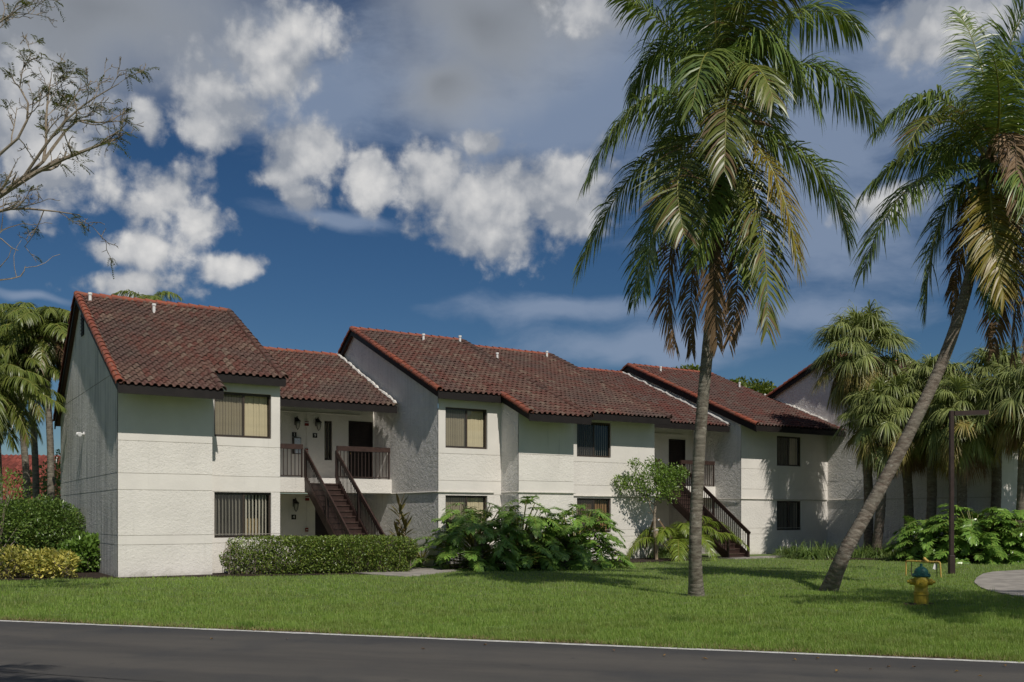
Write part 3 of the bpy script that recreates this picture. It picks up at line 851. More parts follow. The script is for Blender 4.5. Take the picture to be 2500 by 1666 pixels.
# ---------------- house 4 (mostly its long side wall)
b4 = bld('house at the right end of the row, its long plain side wall behind fan palms')
side_wall(b4, 31.86, [(-6.1, 5.72), (2.0, 9.12), (9.0, 6.2)], [M_side2, M_side2], bands=[(0, 2.47, 0), (2.48, 3.30, 0), (3.32, 4.05, 0), (4.06, 9.99, 0)])
front_wall(b4, 31.86, 40, -6.1, 5.72, [(34.5, 36.1, 3.97, 5.32), (34.5, 36.1, 1.05, 2.38)])
window(b4, 34.5, 36.1, 3.97, 5.32, -6.1, 'beige'); window(b4, 34.5, 36.1, 1.05, 2.38, -6.1, 'beige')
plain_wall(b4, (40, -6.1), (40, 9), 0, 5.72, 6.2); plain_wall(b4, (40, 9), (31.86, 9), 0, 6.2)
r4 = roof_slope(b4, [(31.7, 40.2, -7.0)], 2.0, 9.28, .42, M_tile_red, singles=0)
back_slope(b4, r4, 31.7, 40.2, 2.0, 9.28, 9.3, 6.22, M_tile_red)
# mortar line where roofs run into the side walls
def mortar(parent, u, v0, z0, v1, z1):
    mb = MB(); pts = [(u - .03, v0 + (v1 - v0) * t + rnd.uniform(-.02, .02), z0 + (z1 - z0) * t + .09 + rnd.uniform(-.03, .035)) for t in np.linspace(0, 1, 46)]
    mb.tube(pts, [rnd.uniform(.035, .07) for _ in pts], 6); mb.build('mortar_line', M_mortar, parent)
mortar(b4, 31.85, 2.3, z3f(2.3), 6.2, z3f(6.2))

# ---------------- the two stair porches between the houses
def porch(label, u0, u1, vb, vs, vroof, zfe, v_r, z_r, m, door, win, side_v, singles, ldoor=None, alcove=None):
    b = thing('stair_porch', label, 'porch', (-10.84, 26.8, 0), THETA, 'recessed porches between the houses')
    sl = (z_r - zfe) / (v_r - vroof)
    top = zfe + sl * (vb - vroof) - .14
    ops = [(*win, 3.74, 5.18), (*door, 3.02, 5.22)] + ([(*ldoor, 3.02, 5.22)] if ldoor else [])
    front_wall(b, u0, u1, vb, top, ops, bands=[(3.02, 9.9, 0)], recess=.14)
    al = alcove or u0 + 2.7
    front_wall(b, u0, al, vb, 2.5, [], bands=[(0, 2.5, 0)])
    plain_wall(b, (al, vb), (al, vb + 1.6), 0, 2.5, m=M_rough)
    front_wall(b, al, u1, vb + 1.6, 2.5, [(al + .5, al + 1.5, 0.05, 2.25)], bands=[(0, 2.5, 0)], recess=.14)
    MB().box(u0, vs, 2.52, u1, vb - .02, 3.02).build('balcony_slab', M_rough, b)
    MB().box(u0, vs + .02, -.02, u1, vb + 1.6, .04).build('porch_floor', M_conc, b)
    for (a, c) in [door] + ([ldoor] if ldoor else []):
        d = MB().box(a + .02, vb + .06, 3.03, c - .02, vb + .11, 5.2).build('door', M_door, b)
        w_ = (c - a - .04)
        for (px_, pz, pw_, ph) in [(.13, 1.62, .33, .40), (.54, 1.62, .33, .40), (.13, .95, .33, .58), (.54, .95, .33, .58), (.13, .18, .33, .64), (.54, .18, .33, .64)]:
            q = MB(); x0, x1 = a + .02 + px_ * w_, a + .02 + (px_ + pw_) * w_; z0, z1 = 3.03 + pz, 3.03 + pz + ph
            q.box(x0, vb + .045, z0, x1, vb + .062, z1); q.build('door_panel', M_door, d, bevel=.012)
        kn = MB(); kn.lathe([(.012, 0), (.012, .05), (.032, .055), (.036, .08), (.02, .1)], (a + .08, vb + .06, 4.02), 10, axis=(0, -1, 0)); kn.build('door_knob', mat('brass', (.45, .33, .12), .3, metal=1), d)
        fr = MB(); fr.box(a, vb - .03, 3.02, a + .05, vb + .1, 5.22); fr.box(c - .05, vb - .03, 3.02, c, vb + .1, 5.22); fr.box(a + .05, vb - .03, 5.17, c - .05, vb + .1, 5.22); fr.build('door_frame', M_door, b)
    dd = MB().box(al + .5, vb + 1.68, .05, al + 1.5, vb + 1.73, 2.25).build('door', M_door, b)
    window(b, *win, 3.74, 5.18, vb, 'beige', open_=(5, 5), mid=.5)
    rf = roof_slope(b, [(u0 + .06, u1 - .17, vroof)], v_r, z_r, sl, m, singles=singles, left_rake=False, right_rake=False)
    back_slope(b, rf, u0 + .06, u1 - .17, v_r, z_r, v_r + 3.5, z_r - 1.9, m, rake_left=False)
    mortar(b, u1 - .17, vroof, zfe, v_r, z_r)
    # soffit conduit
    q = MB().tube([(u0 + .2, vb - .03, 5.45), (u1 - .6, vb - .03, 5.45)], .018, 6); q.build('conduit', M_pipe, b)
    return b
p1 = porch('shaded stair porch between the left house and the middle house', 4.8, 10.06, 5.3, 3.75, 3.0, 5.62, 8.4, 8.12, M_tile, (9.02, 9.99), (8.08, 8.38), .2, 300, ldoor=(5.4, 6.40), alcove=7.72)
p2 = porch('dim stair porch behind the tall palm trunk, next to the third house', 20.8, 26.2, 5.4, 3.86, 2.85, 5.68, 10.3, 8.92, M_tile_red, (24.75, 25.75), (23.5, 23.82), 2.3, 0)

# ---------------- stairs and balcony railings
def stairs(label, ua, ub, vtop, vbot, ztop=3.02, zrail=.95):
    t = thing('staircase', label, 'stairs', (-10.84, 26.8, 0), THETA, 'brown outdoor staircases')
    n = 16; run = (vtop - vbot) / n; rise = ztop / n
    tr = MB().box(0, 0, 0, ub - ua - .12, run + .03, .045).build('tread', M_tread); tm = tr.data; bpy.data.objects.remove(tr)
    rr = MB().box(0, 0, 0, ub - ua - .12, .02, rise - .05).build('riser', M_brown); rm = rr.data; bpy.data.objects.remove(rr)
    for i in range(n):
        z = ztop - rise * i - .05
        o = link(bpy.data.objects.new('tread', tm), t); o.location = (ua + .06, vtop - run * (i + 1) - .03, z - rise + .005)
        o = link(bpy.data.objects.new('riser', rm), t); o.location = (ua + .06, vtop - run * i, z - rise + .05)
    sl = ztop / (vtop - vbot)
    for u_ in (ua + .03, ub - .03):
        MB().bar((u_, vtop, ztop - .12), (u_, vbot + .12, .06), .06, .30, up=(0, 0, 1)).build('stringer', M_brown, t)
        # handrail board, lower rail, newels, balusters
        MB().bar((u_, vtop + .0, ztop + zrail - .02), (u_, vbot - .02, zrail + .02), .05, .16).build('handrail', M_brown, t)
        MB().bar((u_, vtop, ztop + .12), (u_, vbot + .1, .2), .04, .05).build('lower_rail', M_brown, t)
        for (v_, z_) in ((vtop - .05, ztop), (vtop - (vtop - vbot) * .5, ztop * .5), (vbot + .06, 0.02)):
            MB().box(u_ - .04, v_ - .04, z_ - .1 if z_ > .1 else 0, u_ + .04, v_ + .04, z_ + zrail).build('post', M_rail, t)
        nb = int((vtop - vbot) / .115)
        bm_ = MB().box(-.011, -.011, 0, .011, .011, zrail - .20).build('baluster', M_rail); me = bm_.data; bpy.data.objects.remove(bm_)
        for i in range(1, nb):
            v_ = vtop - (vtop - vbot) * i / nb
            o = link(bpy.data.objects.new('baluster', me), t); o.location = (u_, v_, ztop - sl * (vtop - v_) + .13)
    return t
stairs('brown staircase climbing from the long hedge to the porch of the left house', 6.75, 7.95, 3.8, -.25)
stairs('brown staircase partly hidden by the tall palm trunk, ending at the lawn', 22.9, 24.1, 3.86, -.25)

def railing(label, ua, ub, v):
    t = thing('balcony_railing', label, 'railing', (-10.84, 26.8, 0), THETA, 'brown balcony railings')
    MB().box(ua, v - .02, 4.0, ub, v + .09, 4.17).build('handrail', M_brown, t)
    MB().box(ua, v + .02, 3.07, ub, v + .05, 3.10).build('lower_rail', M_rail, t)
    for u_ in (ua + .03, ub - .03): MB().box(u_ - .025, v + .01, 3.02, u_ + .025, v + .06, 4.0).build('post', M_rail, t)
    n = int((ub - ua) / .13)
    bm_ = MB().box(-.011, -.011, 0, .011, .011, .9).build('baluster', M_rail); me = bm_.data; bpy.data.objects.remove(bm_)
    for i in range(1, n):
        o = link(bpy.data.objects.new('baluster', me), t); o.location = (ua + (ub - ua) * i / n, v + .035, 3.1)
railing('short brown balcony railing beside the wide beige-blind window', 4.82, 6.72, 3.83)
railing('long brown balcony railing in front of the dark panelled door by the grey wall', 7.98, 10.02, 3.83)
railing('brown balcony railing mostly behind the small staked tree', 20.82, 22.87, 3.89)
railing('brown balcony railing just right of the tall palm trunk', 24.13, 26.16, 3.89)

# ---------------- fixtures on the walls
def lantern(label, u, v, z):
    t = thing('wall_lantern', label, 'lamp', uv(u, v, z), THETA, 'black wall lanterns')
    MB().box(-.055, -.03, -.12, .055, -.001, .16).build('back_plate', M_black, t, bevel=.006)
    a = MB().tube([(0, -.03, .08), (0, -.09, .17), (0, -.15, .19), (0, -.19, .15), (0, -.19, .10)], .012, 6); a.build('arm', M_black, t)
    c = MB(); c.lathe([(.02, .12), (.05, .08), (.115, .015), (.12, 0), (.09, 0)], (0, -.19, 0), 12); c.build('hood', M_black, t)
    g = MB(); g.lathe([(.095, 0), (.092, -.1), (.06, -.22), (.02, -.27)], (0, -.19, 0), 12); g.build('glass_shade', mat('lantern_glass', (.32, .31, .27), .25, spec=.6), t, smooth=True)
    for k in range(4):
        an = k * math.pi / 2 + .6; x, y = math.cos(an), math.sin(an)
        MB().tube([(x * .105, y * .105 - .19, 0), (x * .10, y * .10 - .19, -.1), (x * .066, y * .066 - .19, -.22), (0, -.19, -.30)], .009, 5).build('cage_bar', M_black, t)
lantern('black wall lantern left of the red alarm, upper porch of the left house', 6.99, 5.28, 5.08)
lantern('black wall lantern between the red alarm and the narrow porch window', 7.78, 5.28, 5.08)
lantern('black wall lantern on the ground-floor wall under the balcony', 6.93, 5.28, 2.15)
def plaque(label, u, v, z, txt):
    t = thing('number_plaque', label, 'sign', uv(u, v, z), THETA, 'black house number plaques')
    MB().box(-.085, -.016, -.085, .085, -.001, .085).build('plate', M_black, t, bevel=.004)
    c = bpy.data.curves.new('numeral', 'FONT'); c.body = txt; c.size = .15; c.align_x = 'CENTER'; c.align_y = 'CENTER'; c.extrude = .003
    c.materials.append(M_white); tmp = link(bpy.data.objects.new('numeral_text', c)); bpy.context.view_layer.update()
    me = bpy.data.meshes.new_from_object(tmp.evaluated_get(bpy.context.evaluated_depsgraph_get())); bpy.data.objects.remove(tmp)
    o = link(bpy.data.objects.new('numeral', me), t); o.rotation_euler = (R(90), 0, 0); o.location = (0, -.021, 0)
plaque('black house number plaque 1 below the porch lantern nearest the left house', 6.93, 5.28, 4.62, '1')
plaque('black house number plaque 9 beside the narrow porch window', 7.71, 5.28, 4.62, '9')
plaque('black house number plaque 4 under the ground-floor lantern', 6.91, 5.28, 1.66, '4')
def alarm(label, u, v, z):
    t = thing('fire_alarm', label, 'alarm', uv(u, v, z), THETA, 'red fire alarm horns')
    MB().box(-.07, -.06, -.07, .07, -.001, .03).build('body', M_red, t, bevel=.006)
    MB().box(-.068, -.062, .034, .068, -.001, .058).build('strobe', M_white, t)
    MB().box(-.07, -.055, .062, .07, -.001, .09).build('cap', M_red, t)
alarm('red fire alarm horn between the two lanterns of the upper porch', 7.39, 5.28, 5.02)
alarm('red fire alarm horn under the balcony beside the stairs', 7.41, 5.28, 2.32)
def callbox(label, u, v, z):
    t = thing('pull_station', label, 'alarm box', uv(u, v, z), THETA, 'red alarm pull boxes')
    MB().box(-.055, -.05, -.07, .055, -.001, .07).build('body', M_red, t, bevel=.006)
    MB().box(-.035, -.06, -.012, .035, -.05, .012).build('pull_bar', M_white, t)
callbox('small red pull box on the upper porch wall behind the railing', 7.38, 5.28, 4.06)
callbox('small red pull box on the ground-floor wall beside the stairs', 7.39, 5.28, 1.20)
for (z0, z1) in ((4.13, 4.95), (5.11, 5.44)): MB().tube([(7.38, 5.255, z0), (7.38, 5.255, z1)], .011, 6).build('conduit', M_pipe, p1)
MB().tube([(7.39, 5.255, 1.27), (7.40, 5.255, 2.25)], .011, 6).build('conduit', M_pipe, p1)
nb = thing('notice_board', 'pale notice sheet in a dark frame below the first number plaque', 'notice', uv(7.01, 5.28, 4.22), THETA)
MB().box(-.16, -.05, -.30, .16, -.001, .30).build('backing', M_frame, nb)
def noticemat():
    m = bpy.data.materials.new('printed_sheet'); m.use_nodes = True; k = N(m.node_tree); b = k.n['Principled BSDF']
    tc_ = k.new('ShaderNodeTexCoord').outputs['Object']
    k.put(b.inputs['Base Color'], k.mix(k.ramp(k.noise(k.scale(tc_, (1, 1, 3)), 20, 3), .5, .62), (.62, .68, .74), (.30, .36, .46))); return m
MB().box(-.09, -.056, -.27, .14, -.051, .27).build('sheet', noticemat(), nb)
# flood light on the gable wall
fl = thing('flood_light', 'white twin security light on the grey gable wall', 'lamp', uv(0, 5.55, 4.35), THETA)
MB().lathe([(.06, 0), (.06, .03)], (-.012, 0, .0), 12, axis=(-1, 0, 0)).build('base', M_white, fl)
for s_ in (-1, 1):
    MB().tube([(-.04, 0, 0), (-.09, s_ * .08, .02 * s_)], .018, 6).build('neck', M_white, fl)
    MB().lathe([(.03, 0), (.05, .05), (.07, .14), (.055, .145)], (-.09, s_ * .08, .02 * s_), 12, axis=(-.55, s_ * .75, -.15)).build('lamp_head', M_white, fl)
# painted conduit running along the fronts at first-floor level
def conduit(parent, pts, z=2.5, r=.024):
    MB().tube([(a, b, z) for a, b in pts], r, 8).build('conduit', M_pipe, parent)
conduit(b2, [(10.03, 4.5), (10.03, .16), (10.03, .15), (12.2, .15)])
conduit(b2, [(12.48, .1), (12.48, -.94), (14.85, -.95)])
conduit(b2, [(14.95, 1.75), (20.78, 1.75)], 2.47)
conduit(b3, [(26.16, 4.0), (26.16, 2.25), (31.4, 2.25), (31.8, 2.25)], 2.45)
conduit(b4, [(31.82, 2.2), (31.82, -6.0)], 2.45)
# electric box on the wall corner of house 4
MB().box(32.4, -6.2, 1.2, 32.7, -6.11, 1.7).build('meter_box', M_pipe, b4)

# far house at the left edge
fb = thing('far_house', 'low red-roofed house far behind the left-hand palms', 'house', (-29.0, 62, -.5), .1)
FB = MB(); FB.box(-7, 0, 0, 9, 9, 3.1); FB.build('wall', mat('far_stucco', (.42, .44, .46), .9, .1), fb)
mb = MB()
for r_ in range(12):
    for c_ in range(58):
        x0 = -7.6 + c_ * .3; y0 = -.7 + r_ * .42; z0 = 3.15 + r_ * .26 + .05 * (r_ % 2) * 0
        mb.face([(x0, y0, z0 + .05), (x0 + .15, y0, z0 + .13), (x0 + .15, y0 + .44, z0 + .36), (x0, y0 + .44, z0 + .28)]); mb.face([(x0 + .15, y0, z0 + .13), (x0 + .3, y0, z0 + .05), (x0 + .3, y0 + .44, z0 + .28), (x0 + .15, y0 + .44, z0 + .36)])
        mb.face([(x0, y0, z0 - .03), (x0 + .3, y0, z0 - .03), (x0 + .3, y0, z0 + .05), (x0 + .15, y0, z0 + .13), (x0, y0, z0 + .05)])
rf = mb.build('roof', mat('far_roof_tile', (.19, .05, .036), .8, .3, 1.2, island=.35), fb)
MB().box(-7.6, -.72, 2.95, 9.8, -.66, 3.2).build('fascia', M_fascia, rf)
MB().box(-7.6, 4.3, 6.2, 9.8, 9.8, 6.3).build('back_slope', MATS['far_roof_tile'], rf)
for x_ in (-1.2, .6): MB().lathe([(.06, -.2), (.06, .3), (.09, .31), (.09, .4)], (x_, 3.4, 5.75), 8).build('vent_pipe', M_white, rf)
for x_ in (-3.5, 1.2, 5):
    wn = MB().box(x_, -.04, .95, x_ + 1.6, -.001, 2.25).build('window', M_frame, fb); MB().box(x_ + .08, -.05, 1.03, x_ + 1.52, -.041, 2.17).build('pane', mat('far_pane', (.10, .13, .16), .1, spec=.8), wn)

aw = MB(); M_awn = mat('blue_canvas', (.03, .09, .33), .7, .1, 4)
aw.face([(-3.2, -.9, 2.62), (-1.5, -.9, 2.62), (-1.5, -.01, 2.98), (-3.2, -.01, 2.98)]); aw.face([(-3.2, -.9, 2.45), (-1.5, -.9, 2.45), (-1.5, -.9, 2.62), (-3.2, -.9, 2.62)])
aw.face([(-3.2, -.9, 2.45), (-3.2, -.9, 2.62), (-3.2, -.01, 2.98), (-3.2, -.01, 2.8)]); aw.face([(-1.5, -.9, 2.45), (-1.5, -.01, 2.8), (-1.5, -.01, 2.98), (-1.5, -.9, 2.62)])
aw.build('awning', M_awn, fb)
# ------------------------------------------------------------------ foliage materials
L_light = leafmat('light_palm_leaf', (0.10, 0.145, 0.025), (0.19, 0.215, 0.045), 0.38, 0.22, 0.5)
L_coco = leafmat('coconut_leaf', (0.110, 0.185, 0.046), (0.209, 0.258, 0.054), 0.36, 0.18, 0.55)
L_yel = leafmat('yellowing_leaf', (0.20, 0.19, 0.03), (0.24, 0.16, 0.025), 0.4, 0.25, 0.5)
L_mix = leafmat('ageing_leaf', (0.108, 0.145, 0.028), (0.171, 0.184, 0.037), 0.38, 0.2, 0.5, dead=(0.17, 0.11, 0.045), deadp=0.14)
L_dead = leafmat('dead_leaf', (0.150, 0.091, 0.046), (0.260, 0.169, 0.091), 0.6, 0.12, 0.3)
L_rach = leafmat('frond_stalk', (0.210, 0.210, 0.042), (0.238, 0.224, 0.049), 0.4, 0.0, 0.5)
L_rachd = leafmat('dead_stalk', (0.12, 0.08, 0.045), (0.15, 0.10, 0.06), 0.6, 0.0, 0.3)
L_sabal = leafmat('fan_palm_leaf', (0.151, 0.196, 0.056), (0.291, 0.319, 0.106), 0.42, 0.2, 0.5)
L_sabal_y = leafmat('fan_palm_old_leaf', (0.237, 0.227, 0.055), (0.309, 0.227, 0.073), 0.5, 0.2, 0.4)
L_phil = leafmat('split_leaf', (0.121, 0.235, 0.038), (0.209, 0.336, 0.061), 0.30, 0.15, 0.55)
L_hedge = leafmat('hedge_leaf', (0.103, 0.172, 0.032), (0.247, 0.316, 0.057), 0.35, 0.2, 0.5, dead=(0.17, 0.14, 0.04), deadp=0.06)
L_shrub = leafmat('dark_shrub_leaf', (0.074, 0.137, 0.031), (0.162, 0.248, 0.049), 0.35, 0.18, 0.5, dead=(0.14, 0.15, 0.04), deadp=0.08)
L_clusia = leafmat('round_leaf', (0.114, 0.211, 0.035), (0.194, 0.317, 0.053), 0.3, 0.2, 0.5)
L_gold = leafmat('golden_leaf', (0.74, 0.64, 0.17), (0.24, 0.27, 0.06), 0.4, 0.25, 0.4)
L_tree = leafmat('tree_leaf', (0.099, 0.168, 0.032), (0.198, 0.297, 0.050), 0.4, 0.25, 0.5)
L_far = leafmat('far_tree_leaf', (0.098, 0.140, 0.021), (0.182, 0.224, 0.028), 0.5, 0.25, 0.4)
L_fine = leafmat('feathery_leaf', (0.112, 0.128, 0.038), (0.165, 0.173, 0.053), 0.5, 0.25, 0.3)
L_ti = leafmat('bronze_leaf', (0.093, 0.060, 0.031), (0.187, 0.170, 0.051), 0.35, 0.2, 0.5)
L_lir = leafmat('strap_leaf', (0.096, 0.164, 0.043), (0.204, 0.274, 0.070), 0.4, 0.2, 0.5)
L_areca = leafmat('lime_leaf', (0.135, 0.203, 0.024), (0.203, 0.257, 0.034), 0.38, 0.25, 0.5)

def barkmat(name, c1, c2, ring, sc=30):
    m = bpy.data.materials.new(name); m.use_nodes = True; k = N(m.node_tree); b = k.n['Principled BSDF']
    tc_ = k.new('ShaderNodeTexCoord').outputs['Object']
    c = k.mix(k.ramp(k.noise(k.scale(tc_, (3, 3, 9)), 1.6, 6, 0.68), 0.36, 0.64), c1, c2)
    c = k.mix(k.ramp(k.noise(tc_, 1.1, 4, 0.6), 0.45, 0.7, 0, 0.55), c, (0.22, 0.205, 0.165))
    c = k.mix(k.ramp(k.noise(tc_, 7, 6, 0.7), 0.56, 0.70, 0, 0.85), c, (0.36, 0.34, 0.29))
    c = k.mix(k.ramp(k.noise(k.scale(tc_, (2, 2, 14)), 2.4, 5, 0.7), 0.56, 0.70, 0, 0.75), c, (0.055, 0.045, 0.036))
    k.put(b.inputs['Base Color'], c); b.inputs['Roughness'].default_value = 0.9; b.inputs['Specular IOR Level'].default_value = 0.15
    bn = k.new('ShaderNodeBump'); bn.inputs['Strength'].default_value = 0.7; bn.inputs['Distance'].default_value = 0.02
    k.put(bn.inputs['Height'], k.noise(k.scale(tc_, (1, 1, 2.4)), sc, 5, 0.7)); k.put(b.inputs['Normal'], bn.outputs[0])
    MATS[name] = m; return m
M_bark = barkmat('palm_bark', (0.12, 0.10, 0.078), (0.25, 0.225, 0.18), 1)
M_bark_d = barkmat('dark_palm_bark', (0.13, 0.10, 0.078), (0.27, 0.235, 0.19), 1)
M_bark_s = barkmat('fan_palm_bark', (0.12, 0.095, 0.072), (0.20, 0.165, 0.13), 1)
M_limb = barkmat('grey_limb_bark', (0.24, 0.19, 0.14), (0.36, 0.30, 0.23), 1)
M_stake = mat('stake_wood', (0.22, 0.15, 0.09), 0.85, 0.3, 6, 0.3, 40, 0.005)
M_post = mat('new_post_wood', (0.42, 0.33, 0.22), 0.85, 0.25, 6)

def ringed_trunk(pts, r0, r1, flare=1.5, fl_h=.45, ringstep=.085, amp=.012, n=16, jit=.007):
    pts = spline(pts, 60); seg = np.linalg.norm(np.diff(pts, axis=0), axis=1); cum = np.concatenate([[0], np.cumsum(seg)]); Lt = cum[-1]
    hs, rs = [], []
    h = 0.0
    while h < Lt:
        st = ringstep * rnd.uniform(.75, 1.25)
        for (dh, k) in ((0, 1 + amp), (st * .82, 1 - amp * .4), (st * .9, 1 - amp)):
            if h + dh <= Lt:
                r = r0 + (r1 - r0) * ((h + dh) / Lt) ** .7
                r *= 1 + (flare - 1) * math.exp(-(h + dh) / fl_h)
                hs.append(h + dh); rs.append(r * k * rnd.uniform(1 - jit, 1 + jit))
        h += st
    hs = np.array(hs)
    P3 = np.stack([np.interp(hs, cum, pts[:, i]) for i in range(3)], 1)
    v, f = tubeq(list(P3), rs, n)
    ang_ = np.tile(np.arange(n), len(hs)) / n * 6.28
    ctr = np.repeat(P3, n, 0)
    wob = 1 + .025 * np.sin(ang_ * 3 + np.repeat(hs, n) * 1.3) + rng.normal(0, .012, len(v))
    return ctr + (v - ctr) * wob[:, None], f

def frond(parent, p0, p1, p2, mleaf, mstalk, Lmax=.85, n=62, droop=.55, W=.040, name='frond', bare=.12, lift=.25, tatter=0.0, rad=.035, two=True):
    """one pinnate frond along a bent stalk p0-p1-p2 (world), leaflets both sides hanging under their weight"""
    c = bez(p0, p1, p2, 24)
    sv, sf = tubeq(list(c), np.linspace(rad, .006, 24), 4)
    n = int(n * 1.7); Lmax = Lmax * 1.38
    tt = np.linspace(bare, .995, n) + rng.uniform(-.004, .004, n)
    tt = np.clip(tt, 0, .999)
    x = tt * 23; i = np.minimum(x.astype(int), 22); fr = (x - i)[:, None]
    base = c[i] * (1 - fr) + c[i + 1] * fr; T = nrm(c[i + 1] - c[i])
    up = np.array([0, 0, 1.0])
    pl = np.cross(np.asarray(p1) - np.asarray(p0), np.asarray(p2) - np.asarray(p1)); 
    S = np.cross(T, up)
    nn = np.linalg.norm(S, axis=1, keepdims=True)
    alt = np.cross(np.asarray(p2) - np.asarray(p0), up); alt = alt / (np.linalg.norm(alt) + 1e-9)
    S = nrm(S * 1.0 + alt * .6)
    S = nrm(S - T * np.sum(S * T, 1, keepdims=True)); Nn = nrm(np.cross(S, T))
    Nn = np.where(Nn[:, 2:3] < -0.2, -Nn, Nn)
    prof = np.interp(tt, [0, .12, .4, .75, 1], [.45, .75, 1, .8, .38])
    parts = []
    for sd in (-1, 1):
        clump_ = .5 + .5 * np.sin(tt * rng.uniform(25, 45) + rng.uniform(0, 6))
        k = rng.random(n) > .05
        fw = np.interp(tt, [0, .7, 1], [.22, .62, 1.3])[:, None] + (rng.normal(0, .14, n) + .22 * (clump_ - .5))[:, None]
        d = nrm(S * sd + T * fw + Nn * (lift + rng.normal(0, .16, (n, 1))))
        L = Lmax * prof * rng.uniform(.85, 1.08, n)
        dr = 1.12 * droop * rng.uniform(.7, 1.35, n) * (.75 + .6 * clump_)
        wdv = nrm(np.cross(d, Nn) + rng.normal(0, .28, (n, 3)))
        v, f = strips(base[k], d[k], wdv[k], L[k], (W * rng.uniform(.8, 1.15, n))[k], dr[k], prof=(.5, 1, .9, .55, .06))
        parts.append((v, f, 0))
    parts.append((sv, sf, 1))
    v, f, m = join(parts)
    return npobj(name, v, f, [mleaf, mstalk], parent, m)

def palm(label, trunk_pts, r0, r1, fronds, group=None, bark=None, cat='palm tree', name='coconut_palm', flare=1.4, **kw):
    base = trunk_pts[0]
    t = thing(name, label, cat, (base[0], base[1], 0), 0, group)
    tp = [np.array(p, float) for p in trunk_pts]; tp[0][2] = -.05
    v, f = ringed_trunk(tp, r0, r1, flare)
    npobj('trunk', v, f, [bark or M_bark], t, smooth=True)
    for fr in fronds: frond(t, **fr)
    return t

KIND = {'l': (L_light, L_rach), 'g': (L_coco, L_rach), 'y': (L_yel, L_rach), 'm': (L_mix, L_rach), 'd': (L_dead, L_rachd)}
def fr_px(D, a, b, c, k='g', d0=0, d1=0, d2=0, **kw):
    """frond whose stalk passes near photo pixel b between a and c; d* = depth offsets in metres"""
    p0, pm, p2 = P(*a, D + d0), P(*b, D + d1), P(*c, D + d2)
    p1 = 2 * pm - .5 * (p0 + p2)
    return dict(p0=p0, p1=p1, p2=p2, mleaf=KIND[k][0], mstalk=KIND[k][1], **kw)

